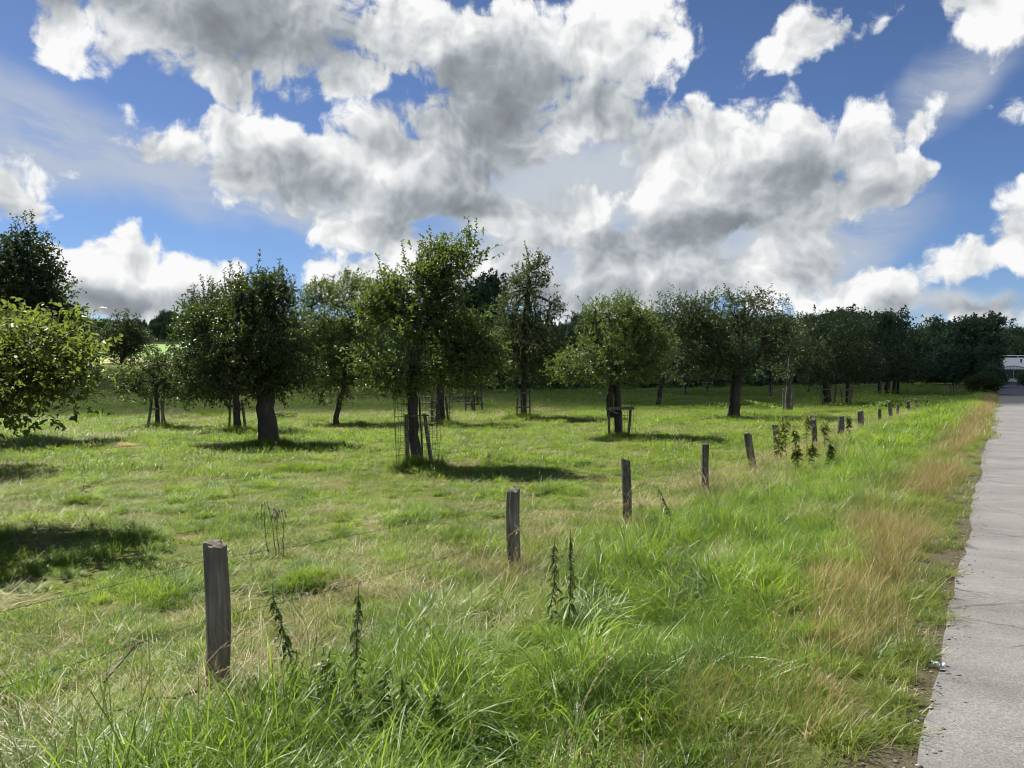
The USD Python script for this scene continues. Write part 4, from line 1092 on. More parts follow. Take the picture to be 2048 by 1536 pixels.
def post_mesh(rng, H, w, square, lean, top_tilt, knots=0):
    """a weathered split or round post, foot at the origin, 0.35 m of it in the ground"""
    na, nl = 28, 22
    a = np.arange(na) / na * 2 * np.pi
    zl = np.linspace(-0.35, H, nl)
    A, Z = np.meshgrid(a, zl)
    sup = (np.abs(np.cos(A + 0.6)) ** (4.5 if square else 2.2) + np.abs(np.sin(A + 0.6)) ** (4.5 if square else 2.2)) ** (-1 / (4.5 if square else 2.2))
    gro = meshkit.fbm(np.stack([np.cos(A) * 2.6, np.sin(A) * 2.6, Z * 0.9], -1), 4, int(rng.integers(1000))) - 0.5
    grain = meshkit.noise(np.stack([np.cos(A) * 7, np.sin(A) * 7, Z * 0.7], -1), int(rng.integers(1000))) - 0.5
    R = w / 2 * 0.90 * sup * (1 + 0.34 * gro + 0.16 * grain) * (1 - 0.10 * smoothstep(-Z, -H * 0.6, 0.0)) * (1 - 0.06 * Z / H)
    for _ in range(knots):
        a0, z0 = rng.uniform(0, 6.28), rng.uniform(0.35, 0.8) * H
        R += 0.30 * w * np.exp(-((np.angle(np.exp(1j * (A - a0))) / 0.5) ** 2 + ((Z - z0) / 0.07) ** 2)) * rng.choice([1, -0.7])
    for _ in range(3):   # drying cracks
        a0 = rng.uniform(0, 6.28)
        R -= 0.16 * w * np.exp(-(np.angle(np.exp(1j * (A - a0 - 0.1 * Z))) / 0.10) ** 2) * smoothstep(Z, H * rng.uniform(0.1, 0.6), H)
    bow = 0.03 * np.sin(Z / H * 2.5 + rng.uniform(0, 3)) * rng.uniform(0.3, 1)
    X, Y = R * np.cos(A) + lean[0] * Z / H + bow, R * np.sin(A) + lean[1] * Z / H
    Zt = Z + (smoothstep(Z, H * 0.8, H) * (top_tilt[0] * R * np.cos(A) + top_tilt[1] * R * np.sin(A)))
    Zt[-1] += rng.normal(0, 0.006, na)
    v = np.stack([X, Y, Zt], -1).reshape(-1, 3)
    i = np.arange(na); j = (i + 1) % na; f = []
    for k in range(nl - 1):
        o, p = k * na, (k + 1) * na
        f += [np.stack([o + i, o + j, p + j], 1), np.stack([o + i, p + j, p + i], 1)]
    # the sawn top: an inner ring and the middle, a little sunk
    top = v[-na:]; c = top.mean(0)
    inner = c + (top - c) * 0.55 + [0, 0, -0.004] + rng.normal(0, 0.003, (na, 3)) * [0, 0, 1]
    v = np.vstack([v, inner, [c + [0, 0, -0.008]]]); o, p, q = (nl - 1) * na, nl * na, (nl + 1) * na
    f += [np.stack([o + i, o + j, p + j], 1), np.stack([o + i, p + j, p + i], 1), np.stack([np.full(na, q), p + i, p + j], 1)]
    return v, np.vstack(f)

POSTS = [  # column of the foot, column and row of the top, width in pixels, square, knots, label
    (424, 432, 1088, 46, True, 0, "nearest fence post, broad grey split timber with a cracked slanting top"),
    (1029, 1030, 980, 26, True, 0, "grey squared fence post second from the lower left corner"),
    (1253, 1253, 921, 21, False, 0, "dark round fence post, third from the lower left corner"),
    (1410, 1414, 888, 16, False, 0, "dark slim fence post left of the one that tilts to the left"),
    (1508, 1496, 869, 16, True, 0, "fence post tilting clearly to the left"),
    (1552, 1551, 850, 14, False, 0, "pale speckled fence post at the left of the yellow green nettles"),
    (1627, 1627, 838, 12, False, 1, "fence post half hidden among the yellow green nettles"),
    (1679, 1682, 832, 14, False, 3, "gnarled crooked fence post with a bulging side"),
    (1722, 1721, 822, 13, True, 1, "thick fence post with a notched top right of the gnarled one"),
    (1759, 1759, 818, 7, False, 0, "short thin fence post just right of the notched one"),
    (1781, 1780, 806, 8, True, 0, "tall pale flat fence post next to the short thin one"),
    (1794, 1795, 808, 6, False, 0, "thin fence post close beside the tall pale flat one"),
    (1817, 1816, 802, 8, False, 1, "stout fence post left of the last tall one before the far cluster"),
    (1833, 1833, 798, 7, True, 0, "last tall fence post before the far cluster"),
    (1853, 1853, 801, 8, False, 2, "low knotty fence post at the near end of the far cluster"),
    (1880, 1880, 792, 6, False, 0, "dark fence post in front of a twin in the far cluster"),
    (1887, 1887, 786, 5, False, 0, "dark taller twin fence post in the far cluster"),
]
FAR = [(1901, 782), (1907, 781), (1914, 779), (1920, 778), (1926, 776), (1931, 775), (1936, 773), (1940, 772), (1945, 771)]
R = np.random.default_rng(42)
tops = []
GF = "fence posts along the verge"
for (fx, tx, ty, w, sq, kn, lab) in POSTS:
    b = fence_at(fx); Y = b[1]
    t = px_to(tx, ty, Y)
    lean = np.array([t[0] - b[0], R.normal(0, 0.03)])
    m = post_mesh(R, t[2] - b[2], w / FOC * Y, sq, lean, R.normal(0, 0.22, 2), kn)
    p = obj("fence_post", m, "grey_wood" if sq else "old_wood", smooth=38)
    p.AddTranslateOp().Set(Gf.Vec3d(*b))
    tag(p, lab, "fence post", GF)
    tops.append(np.array([b[0] + lean[0], b[1] + lean[1], t[2]]))
FL = ["first small post of the tight far row, right of the dark twin posts", "second small post of the tight far row", "third small post of the tight far row", "fourth small post of the tight far row", "middle small post of the tight far row", "sixth small post of the tight far row",
      "third last small post before the round green bush", "second last small post before the round green bush", "last small post, touching the round green bush"]
for i, (fx, ty) in enumerate(FAR):
    b = fence_at(fx); t = px_to(fx, ty, b[1])
    m = post_mesh(R, max(1.0, t[2] - b[2]), 0.15, False, (R.normal(0, 0.04), 0), (0, 0), 0)
    p = obj("fence_post", m, "old_wood", smooth=38)
    p.AddTranslateOp().Set(Gf.Vec3d(*b))
    tag(p, FL[i], "fence post", GF)
    tops.append(b + [0, 0, max(1.0, t[2] - b[2])])
p0 = np.array([tops[0][0] - 1.85, tops[0][1] - 2.75, 0.67])      # the next post, behind the camera
run = [p0] + tops
for drop, lab in ((0.10, "upper strand of barbed wire running along the fence posts"), (0.44, "lower strand of barbed wire running along the fence posts")):
    pts = []
    for a, b in zip(run[:-1], run[1:]):
        k = 14
        for i in range(k):
            t = i / k
            q = a + (b - a) * t; q = q + [0, 0, -drop - 0.035 * 4 * t * (1 - t) * R.uniform(0.8, 1.2)]
            # fixed to the meadow side of the posts
            pts.append(q + np.array([ROAD_N[0], ROAD_N[1], 0]) * 0.055)
    pts = np.array(pts)
    t = thing("barbed_wire", lab, "wire", (0, 0, 0))
    obj("strand", tube(pts, 0.0012, 5), "dark_wire", t)
    mb = MB()
    seg = np.linalg.norm(np.diff(pts, axis=0), axis=1); cum = np.concatenate([[0], np.cumsum(seg)])
    for s in np.arange(0.05, 26, 0.115):
        q = np.array([np.interp(s, cum, pts[:, k]) for k in range(3)])
        for _ in range(2):
            d = rand_unit(R, 1)[0] * 0.017
            mb.tube([q - d, q + d], 0.0012, 3, cap=False)
    tag(obj("barbs", mb.get(), "dark_wire", t), kind="stuff")

# ------------------------------------------------------------------ guards round the trees
def guard(name, label, foot, posts, rails=(), wire=None, group="timber guards round the orchard trees", dz=0.28, mat="old_wood"):
    f0 = ground_at(*foot); Y = f0[1]
    t = thing(name, label, "tree guard", f0, group=group)
    for i, (xb, xt, yt, w) in enumerate(posts):
        off = dz * (-1 if i % 2 == 0 else 1)
        b = np.array([(xb - CX) / FOC * Y, Y + off, 0]); b[2] = hz(b[0], b[1])
        tp = px_to(xt, yt, Y + off)
        m = post_mesh(R, tp[2] - b[2], w / FOC * Y, False, (tp[0] - b[0], R.normal(0, 0.03)), R.normal(0, 0.2, 2))
        s = obj("stake", m, mat, t, smooth=40)
        s.AddTranslateOp().Set(Gf.Vec3d(*(b - f0)))
    for (x1, y1, x2, y2, w) in rails:
        a, b = px_to(x1, y1, Y - dz) - f0, px_to(x2, y2, Y - dz) - f0
        c = (a + b) / 2; d = b - a; L = np.linalg.norm(d); d /= L
        Rm = np.stack([d, np.cross([0, 0, 1.0], d) / max(1e-6, np.linalg.norm(np.cross([0, 0, 1.0], d))), [0, 0, 0]], 1)
        Rm[:, 2] = np.cross(Rm[:, 0], Rm[:, 1])
        mb = MB(); h = w / FOC * Y
        mb.box((L + 0.06, 0.03, h), c + np.array([0, -h * 0.75, 0]), Rm)
        obj("rail", mb.get(), mat, t)
    if wire:
        cx, yt, r, n, hole = wire          # centre column, top row, radius in metres, uprights, ring spacing
        c = np.array([(cx - CX) / FOC * Y, Y, 0]) - [f0[0], f0[1], 0]; c[2] = 0
        top = px_to(cx, yt, Y)[2] - f0[2]
        ang = np.arange(n) / n * 2 * np.pi
        mb = MB()
        def pt(a, z):
            rr = r * (1 + 0.10 * math.sin(2 * a + 1 + z) + 0.05 * math.sin(5 * a + 3 * z)) * (1 + 0.10 * z / top)
            return c + np.array([rr * math.cos(a), rr * math.sin(a), z])
        for a in ang:
            h = top * (1 + 0.05 * math.sin(3 * a) + R.normal(0, 0.02))
            mb.tube([pt(a + R.normal(0, 0.015), z) for z in np.linspace(-0.05, h, 9)], 0.0042, 4, cap=False)
        for z in np.arange(0.06, top, hole):
            mb.tube([pt(a, z + 0.012 * math.sin(3 * a + z * 9)) for a in np.linspace(0, 2 * np.pi, 37)], 0.0036, 4, cap=False)
        obj("wire_mesh", mb.get(), "dark_wire", t)
    return t
guard("tree_guard", "tall wire cage with two dark stakes round the middle tree", (834, 931), [(816, 815, 829, 8.5), (841, 840, 797, 4), (863, 852, 828, 8.5)], [(815, 832, 855, 831, 3)], wire=(834, 790, 0.40, 16, 0.135), dz=0.22)
guard("tree_guard", "timber guard with a thick top crossbar and bent wire, at the two trunk tree", (1237, 874), [(1217, 1219, 822, 5), (1259, 1262, 815, 6), (1240, 1242, 822, 4)], [(1213, 817, 1266, 816, 6), (1217, 818, 1232, 826, 4)], wire=(1249, 796, 0.30, 9, 0.2), dz=0.25)
guard("tree_guard", "three pale leaning stakes with a short rail round the small low tree", (316, 857), [(300, 303, 800, 6), (325, 322, 803, 4), (331, 326, 801, 5)], [(303, 818, 328, 817, 3)], mat="grey_wood")
guard("tree_guard", "two dark stakes at the slim trunk left of the thick black trunk", (474, 863), [(464, 462, 790, 5), (485, 483, 800, 6)])
guard("tree_guard", "stakes hidden in ivy at the trunk behind the wire cage", (880, 849), [(864, 864, 792, 5), (895, 892, 792, 5)], wire=(880, 796, 0.40, 10, 0.2))
guard("tree_guard", "slatted guard like a short ladder beside the dark trough", (946, 825), [(932, 932, 781, 4), (964, 963, 772, 4), (947, 947, 778, 4)], [(930, 809, 966, 808, 3), (932, 787, 964, 786, 3), (932, 796, 964, 796, 2.5)])
guard("tree_guard", "tapered guard of thin stakes round the bushy foot of the pear tree", (1047, 837), [(1033, 1035, 783, 3.5), (1060, 1058, 780, 3.5), (1047, 1041, 786, 3), (1052, 1050, 784, 3)], [(1032, 815, 1060, 814, 3), (1034, 786, 1058, 785, 2.5)])
guard("tree_guard", "two weathered stakes hugging the gnarled pale limbed tree", (1576, 826), [(1564, 1567, 778, 4), (1586, 1587, 778, 4.5)], mat="grey_wood")
guard("tree_guard", "tall square of stakes with a top rail round the thick dark trunk", (1656, 813), [(1642, 1642, 776, 3.5), (1672, 1672, 773, 4)], [(1642, 779, 1672, 778, 2)])
guard("tree_guard", "boxed timber frame with two rails near the fence", (1694, 809), [(1682, 1681, 778, 3.5), (1705, 1705, 778, 4), (1697, 1697, 776, 3), (1700, 1701, 777, 3)], [(1680, 780, 1706, 780, 2.5), (1681, 794, 1706, 794, 2.5)], mat="grey_wood")
guard("tree_guard", "pale stakes round the young tree farthest left in the shade", (1371, 793), [(1366, 1366, 768, 2), (1377, 1377, 767, 2)], mat="grey_wood")
guard("tree_guard", "crossbarred guard with a low slanting board left of the thick brown trunk", (1415, 788), [(1406, 1406, 763, 2), (1424, 1424, 763, 2)], [(1406, 765, 1424, 765, 1.5), (1405, 781, 1420, 786, 1.5)], mat="grey_wood")
guard("tree_guard", "two stakes at the young tree just right of the thick brown trunk", (1541, 794), [(1537, 1537, 771, 2), (1546, 1546, 771, 2)])
guard("tree_guard", "leaning stake beside the farthest cluster of thin trunks", (1766, 790), [(1761, 1758, 758, 2.5), (1770, 1770, 770, 2)], mat="grey_wood")

# ------------------------------------------------------------------ dark trough under the trees
def trough():
    f0 = ground_at(930, 812); Y = f0[1]
    L, D, H = 62 / FOC * Y, 0.7, 0.34
    t = thing("feed_trough", "long dark wooden trough on legs between the trees", "trough", f0)
    mb = MB()
    mb.box((L, 0.04, H), (0, -D / 2, 0.42)); mb.box((L, 0.04, H), (0, D / 2, 0.42))
    mb.box((0.04, D - 0.046, H), (-L / 2 + 0.02, 0, 0.42)); mb.box((0.04, D - 0.046, H), (L / 2 - 0.02, 0, 0.42)); mb.box((L - 0.09, D - 0.05, 0.03), (0, 0, 0.29))
    obj("basin", mb.get(), "old_wood", t)
    for sx in (-0.42, 0.42):
        for sy in (-1, 1):
            mb = MB(); mb.box((0.09, 0.07, 0.62), (sx * L, sy * (D / 2 + 0.06), 0.20)); obj("leg", mb.get(), "old_wood", t)
    for sy in (-1, 1):
        mb = MB(); mb.box((L + 0.1, 0.08, 0.05), (0, sy * (D / 2), 0.617)); obj("rim", mb.get(), "grey_wood", t)
trough()

def sticks(rng, n, r, L, rad, up=0.25):
    mb = MB()
    for _ in range(n):
        a = rng.uniform(0, 6.28); c = np.array([rng.normal(0, r), rng.normal(0, r), rng.uniform(0.0, up)])
        d = np.array([math.cos(a), math.sin(a), rng.normal(0, 0.15)]) * rng.uniform(*L) / 2
        k = rng.normal(0, 0.04, 3)
        mb.tube([c - d, c + k, c + d], [rad, rad * 0.8, rad * 0.4], 5)
    return mb.get()
for (x, y, r, lab) in ((562, 838, 0.26, "little heap of dry brushwood right of the thick black trunk"),):
    b = ground_at(x, y)
    p = obj("brush_pile", sticks(R, 46, r, (0.3, 0.9), 0.012), "bark"); p.AddTranslateOp().Set(Gf.Vec3d(*b))
    tag(p, lab, "brushwood")

def fallen_branch(pxs, r, lab, forks, mat="bark"):
    pts = [ground_at(x, y) + [0, 0, 0.05 + dz] for x, y, dz in pxs]
    o = pts[0].copy()
    mb = MB(); mb.tube([p - o for p in pts], np.linspace(r, r * 0.5, len(pts)), 7)
    for (i, x, y, dz) in forks:
        q = ground_at(x, y) + [0, 0, dz]
        mb.tube([pts[i] - o, (pts[i] + q) / 2 - o + [0, 0, 0.02], q - o], [r * 0.6, r * 0.45, r * 0.25], 6)
    p = obj("fallen_branch", mb.get(), mat, smooth=50); p.AddTranslateOp().Set(Gf.Vec3d(*o))
    tag(p, lab, "branch")
fallen_branch([(395, 1425, 0.06), (345, 1436, 0.05), (300, 1440, 0.06), (262, 1458, 0.04), (235, 1476, 0.02)], 0.008, "dark forked dead branch lying left of the nearest post", [(2, 330, 1472, 0.05), (3, 300, 1480, 0.03), (1, 318, 1462, 0.04)])
fallen_branch([(205, 1402, 0.05), (236, 1384, 0.10), (268, 1364, 0.16)], 0.008, "straight pale dead stalk leaning in the grass left of the nearest post", [], "pale_bark")
fallen_branch([(180, 1483, 0.04), (215, 1470, 0.06), (250, 1458, 0.05)], 0.007, "thin pale dead stalk lying near the lower left corner", [], "pale_bark")

# ------------------------------------------------------------------ tall weeds
leaf_material("nettle_leaf", (0.045, 0.080, 0.018), (0.100, 0.155, 0.036), (0.14, 0.23, 0.03), rough=0.5, spec=0.3, tmix=0.34)
leaf_material("nettle_fresh", (0.085, 0.14, 0.026), (0.18, 0.26, 0.055), (0.24, 0.38, 0.05), rough=0.5, spec=0.35, tmix=0.38)
leaf_material("nettle_seed", (0.075, 0.082, 0.030), (0.20, 0.20, 0.095), (0.12, 0.13, 0.05), rough=0.6, spec=0.3, tmix=0.3)
leaf_material("yellow_leaf", (0.15, 0.19, 0.035), (0.30, 0.31, 0.075), (0.30, 0.34, 0.05), rough=0.5, spec=0.3, tmix=0.4)
leaf_material("dock_leaf", (0.016, 0.034, 0.012), (0.038, 0.062, 0.020), (0.05, 0.09, 0.02), rough=0.4, spec=0.4, tmix=0.2)
plain_material("weed_stem", (0.075, 0.085, 0.035), 0.7)
plain_material("brown_stalk", (0.06, 0.045, 0.025), 0.8)
plain_material("purple_flower", (0.16, 0.075, 0.17), 0.8)

def weed(name, label, category, foot, tip, leafmat, stemmat, size, pairs, seeds=0, group=None, droop=0.5, branches=0, flowers=0, seed=0, dy=0.0):
    rng = np.random.default_rng(seed + 900)
    b = ground_at(*foot); tp = px_to(tip[0], tip[1], b[1] + dy) - b
    t = thing(name, label, category, b, group=group)
    k = 9; ts = np.linspace(0, 1, k)
    bend = np.array([tp[0], tp[1], 0]) * -0.35
    axis = np.stack([tp * s + bend * s * (1 - s) for s in ts]) + rng.normal(0, 0.006, (k, 3)); axis[0] = [0, 0, -0.05]
    H = np.linalg.norm(tp)
    mb = MB(); mb.tube(axis, np.linspace(0.0055, 0.002, k), 6)
    P, D, N, Ls = [], [], [], []
    sP, sD, sN, sL = [], [], [], []
    lines = [(axis, 1.0)]
    for q in range(branches):
        s0 = rng.uniform(0.35, 0.8); p0 = np.array([np.interp(s0, ts, axis[:, c]) for c in range(3)])
        a = rng.uniform(0, 6.28); L = H * (1 - s0) * rng.uniform(0.6, 0.95)
        br = p0 + np.stack([np.array([math.cos(a) * 0.35 * L * s, math.sin(a) * 0.35 * L * s, L * s]) for s in np.linspace(0, 1, k)])
        mb.tube(br, np.linspace(0.003, 0.0015, k), 5); lines.append((br, 0.6))
    for ax, w in lines:
        n = int(pairs * (1 if w == 1 else 0.5))
        for i in range(n):
            s = float(np.clip(0.10 + 0.88 * (i + rng.uniform(-0.4, 0.4)) / max(1, n), 0.05, 0.99))
            p = np.array([np.interp(s, ts, ax[:, c]) for c in range(3)])
            a = i * 1.571 + rng.uniform(-0.8, 0.8)
            for sg in (0, math.pi):
                d = np.array([math.cos(a + sg), math.sin(a + sg), 0.35 - droop * rng.uniform(0.5, 1.6)])
                P.append(p); D.append(d); N.append([0.2 * math.cos(a), 0.2 * math.sin(a), 1.0]); Ls.append(size * (1.15 - 0.75 * s) * rng.uniform(0.55, 1.35))
            if seeds and s > 0.42:
                for _ in range(seeds):
                    a2 = rng.uniform(0, 6.28)
                    o = np.array([math.cos(a2), math.sin(a2), 0]) 
                    for m in range(8):
                        sP.append(p + o * 0.0055 * m * min(1, 2.2 * (1.08 - s)) + [0, 0, -0.011 * m]); sD.append(rand_unit(rng, 1)[0] + [0, 0, -0.6]); sN.append(rand_unit(rng, 1)[0]); sL.append(0.012)
    obj("stem", mb.get(), stemmat, t, smooth=60)
    v, f = leaves(rng, np.array(P), np.array(D), np.array(N, float), np.array(Ls), np.array(Ls) * 0.42, quad=True)
    tag(obj("leaves", (v, f), leafmat, t), kind="stuff")
    if sP:
        v, f = leaves(rng, np.array(sP), np.array(sD), np.array(sN), np.array(sL), np.array(sL) * 0.7)
        tag(obj("seeds", (v, f), "nettle_seed", t), kind="stuff")
    if flowers:
        for ax, w in lines[:flowers]:
            c = ax[-1]
            mbf = MB(); s = trimesh.creation.icosphere(1, 0.010); mbf.add(np.array(s.vertices) * [1, 1, 1.2] + c, s.faces)
            for q in range(16):
                a = q / 16 * 6.28; d = np.array([math.cos(a) * 0.5, math.sin(a) * 0.5, 1.0]) * 0.022; w_ = np.array([-math.sin(a), math.cos(a), 0]) * 0.002
                mbf.add([c + d * 0.3 - w_, c + d * 0.3 + w_, c + d], [[0, 1, 2]])
            obj("flower", mbf.get(), "purple_flower", t)
GN = "nettles going to seed along the fence"
weed("nettle", "dark nettle hung with seed strings, bending left, right of the nearest post", "nettle", (600, 1420), (538, 1168), "nettle_leaf", "weed_stem", 0.10, 15, 5, GN, 1.1, seed=1)
weed("nettle", "upright dark nettle hung with seed strings, between the two nearest posts", "nettle", (708, 1480), (716, 1165), "nettle_leaf", "weed_stem", 0.10, 17, 5, GN, 1.1, seed=2)
weed("nettle", "dark seeding nettle close to the right of the second post", "nettle", (1138, 1262), (1143, 1062), "nettle_leaf", "weed_stem", 0.09, 15, 6, GN, 1.0, seed=3)
weed("nettle", "slimmer nettle between the second post and its darker neighbour", "nettle", (1104, 1262), (1110, 1072), "nettle_leaf", "weed_stem", 0.09, 15, 5, GN, 1.0, seed=4)
LN = ["low nettle at the left edge of the front thicket, close to the nearest post", "low nettle under the tip of the dark bending nettle", "low nettle midway between the two dark seeding nettles of the foreground", "higher low nettle just left of the upright dark nettle",
      "low nettle just right of the upright dark nettle", "low nettle at the right edge of the front thicket, second from its end", "lowest nettle, at the bottom edge below the upright dark nettle", "outermost low nettle of the thicket, towards the dry grass in the middle"]
for i, (fx, fy, tx, ty) in enumerate([(520, 1480, 540, 1330), (575, 1490, 590, 1300), (640, 1500, 655, 1330), (665, 1450, 640, 1290), (760, 1500, 772, 1330), (800, 1480, 815, 1350), (690, 1536, 700, 1390), (870, 1500, 880, 1380)]):
    weed("nettle", LN[i], "nettle", (fx, fy), (tx, ty), "nettle_fresh", "weed_stem", 0.085, 11, 1, "low nettles in the front thicket", 0.8, branches=2, seed=20 + i)
weed("dock", "dark dock stalk leaning left beyond the third post", "dock plant", (1352, 1066), (1314, 972), "dock_leaf", "brown_stalk", 0.07, 12, 5, None, 0.6, seed=5)
weed("dock", "thin dark dock stalk close to the right of the third post", "dock plant", (1302, 1030), (1274, 1003), "dock_leaf", "brown_stalk", 0.035, 8, 3, None, 0.4, seed=6)
YN = ["tallest yellow green nettle, left part of its clump", "yellow green nettle at the left edge of its clump by the pale speckled post", "tall yellow green nettle just left of the half hidden post", "yellow green nettle right of the half hidden post",
      "low yellow nettle in front of the half hidden post", "short nettle in the middle of the yellow green clump", "greener nettle at the right end of the yellow green clump", "nettle beside the gnarled crooked post", "drooping nettle low at the front of the yellow green clump"]
for i, (fx, fy, tx, ty, mat) in enumerate([(1574, 925, 1564, 824, "yellow_leaf"), (1563, 932, 1556, 850, "yellow_leaf"), (1614, 920, 1613, 820, "yellow_leaf"), (1648, 915, 1652, 836, "yellow_leaf"), (1622, 950, 1626, 880, "yellow_leaf"), (1592, 930, 1588, 850, "yellow_leaf"),
                                           (1658, 945, 1660, 880, "nettle_fresh"), (1696, 880, 1701, 830, "nettle_leaf"), (1590, 960, 1594, 890, "yellow_leaf")]):
    weed("nettle", YN[i], "nettle", (fx, fy), (tx, ty), mat, "weed_stem", 0.125, 18, 3, "yellow green nettles at the fence", 0.6, branches=4, seed=40 + i)
for i, (fx, fy, tx, ty, lab) in enumerate([(536, 1112, 522, 1012, "leftmost of the thin thistles with purple heads above the nearest post"), (552, 1114, 537, 1016, "second thin purple thistle from the left above the nearest post"),
                                           (566, 1118, 566, 1022, "right hand thin purple thistle above the nearest post"), (556, 1110, 552, 1024, "shortest thin purple thistle in the middle of its group")]):
    weed("thistle", lab, "thistle", (fx, fy), (tx, ty), "nettle_leaf", "weed_stem", 0.03, 5, 0, "purple thistles in the meadow", 0.3, branches=2, flowers=3, seed=60 + i)
weed("thistle", "small green thistle standing alone in the sunny meadow at the left", "thistle", (166, 998), (166, 952), "nettle_leaf", "weed_stem", 0.10, 9, 0, None, 0.3, seed=70)
weed("thistle", "thin tall thistle right of the thick black trunk's shadow", "thistle", (560, 925), (556, 910), "nettle_leaf", "weed_stem", 0.08, 6, 0, None, 0.3, seed=71)

# ------------------------------------------------------------------ bushes by the lane
def bush(name, label, foot, w, top, seed, mat="bush_leaf", leaf=0.16, n=150):
    rng = np.random.default_rng(seed)
    b = ground_at(*foot); Y = b[1]
    H = px_to(foot[0], top, Y)[2] - b[2]; r = w / FOC * Y
    t = thing(name, label, "bush", b)
    lobes = [(np.array([0, 0, H * 0.45]), np.array([r, r * 0.8, H * 0.5]))] + [(np.array([rng.uniform(-0.6, 0.6) * r, rng.uniform(-0.5, 0.5) * r, H * rng.uniform(0.35, 0.7)]), np.array([r * 0.4, r * 0.4, H * 0.3])) for _ in range(5)]
    pts = crown_points(rng, lobes, n, 0.5, 0.3, gs=1.5, seed=seed); pts = pts[pts[:, 2] > 0.05]
    trunk = np.array([[0, 0, -0.1], [0, 0, 0.1], [0.02, 0, 0.25]])
    pos, par, rad, ends = skeleton(rng, trunk, pts, 0.06)
    d = pos[ends] / np.linalg.norm(pos[ends], axis=1, keepdims=True)
    obj("stems", branch_mesh(pos, par, rad, 3, 5), "bark", t)
    mb = MB(); mb.add(*foliage(rng, pos[ends], d, 6, leaf, r * 0.09, leaf * 2.6))
    hi = pos[ends][np.argsort(-pos[ends][:, 2])[:18]]
    mb.add(*shoots(rng, hi, (0.2 * H, 0.45 * H), leaf * 0.7))
    obj("foliage", mb.get(), mat, t)
bush("bush", "rounded green bush swallowing the far end of the fence", (1966, 790), 31, 752, 201)
bush("bush", "small dark bush right of the lane in front of the green gate", (2048, 772), 13, 744, 202, mat="wood_leaf")
bush("bush", "dark bush behind the rounded one, left of the gate", (1985, 776), 24, 735, 203, mat="wood_leaf", leaf=0.2)

# ------------------------------------------------------------------ white building and green gate at the end of the lane
plain_material("white_wall", (0.82, 0.83, 0.84), 0.8, vary=0.04)
plain_material("dark_glass", (0.02, 0.022, 0.025), 0.2)
plain_material("grey_roof", (0.16, 0.17, 0.19), 0.8)
plain_material("green_metal", (0.018, 0.045, 0.034), 0.5)
plain_material("sign_white", (0.80, 0.80, 0.78), 0.6, vary=0.03)
plain_material("sign_black", (0.02, 0.02, 0.02), 0.6)
def building():
    Y = 150.0; x0 = (2009 - CX) / FOC * Y; zt, zb = px_to(0, 715.5, Y)[2], hz(x0, Y) - 0.5
    W_, D_ = 13.0, 9.0
    t = thing("white_house", "white flat roofed building behind the green gate at the lane's end", "building", (x0, Y, 0))
    H = zt - zb
    # wall with a real opening for the window
    wx0, wx1, wz0, wz1 = 3.05, 3.40, zt - 0.95, zt - 0.25
    mb = MB()
    mb.box((wx0, 0.25, H), (wx0 / 2, 0.125, zb + H / 2)); mb.box((W_ - wx1, 0.25, H), ((W_ + wx1) / 2, 0.125, zb + H / 2))
    mb.box((wx1 - wx0, 0.25, wz0 - zb), ((wx0 + wx1) / 2, 0.125, (zb + wz0) / 2)); mb.box((wx1 - wx0, 0.25, zt - wz1), ((wx0 + wx1) / 2, 0.125, (zt + wz1) / 2))
    mb.box((0.25, D_ - 0.25, H), (0.125, 0.25 + (D_ - 0.25) / 2, zb + H / 2)); mb.box((0.25, D_ - 0.25, H), (W_ - 0.125, 0.25 + (D_ - 0.25) / 2, zb + H / 2)); mb.box((W_ - 0.5, 0.25, H), (W_ / 2, D_ - 0.125, zb + H / 2))
    obj("wall", mb.get(), "white_wall", t)
    wn = obj("window", trimesh.creation.box([wx1 - wx0, 0.04, wz1 - wz0], trimesh.transformations.translation_matrix([(wx0 + wx1) / 2, 0.17, (wz0 + wz1) / 2])), "dark_glass", t)
    obj("roof", trimesh.creation.box([W_ + 0.9, D_ + 0.9, 0.14], trimesh.transformations.translation_matrix([W_ / 2, D_ / 2, zt + 0.42])), "white_wall", t)
    for k in range(5):
        obj("roof_post", trimesh.creation.box([0.14, 0.14, 0.35], trimesh.transformations.translation_matrix([0.15 + k * (W_ - 0.3) / 5, 0.12, zt + 0.175])), "white_wall", t)
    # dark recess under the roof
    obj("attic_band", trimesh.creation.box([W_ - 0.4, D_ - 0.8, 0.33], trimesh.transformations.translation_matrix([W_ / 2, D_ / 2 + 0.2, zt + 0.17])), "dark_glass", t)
    # lower wing with a sloping grey roof
    wing = MB(); wing.box((3.2, 5.0, 2.0 + zb + 0.5), (-1.62, 4.0, (zb + zb + 2.5 + zb) / 2)); obj("wing", wing.get(), "white_wall", t)
    v = np.array([[-3.6, 0.9, zt - 1.15], [-0.02, 0.9, zt - 1.15], [-0.02, 4.0, zt + 0.05], [-3.2, 4.0, zt + 0.05], [-3.6, 0.9, zt - 1.30], [-0.02, 0.9, zt - 1.30], [-0.02, 4.0, zt - 0.10], [-3.2, 4.0, zt - 0.10]])
    f = np.array([[0, 1, 2], [0, 2, 3], [4, 6, 5], [4, 7, 6], [0, 4, 5], [0, 5, 1], [1, 5, 6], [1, 6, 2], [2, 6, 7], [2, 7, 3], [3, 7, 4], [3, 4, 0]])
    obj("wing_roof", (v, f), "grey_roof", t)
building()
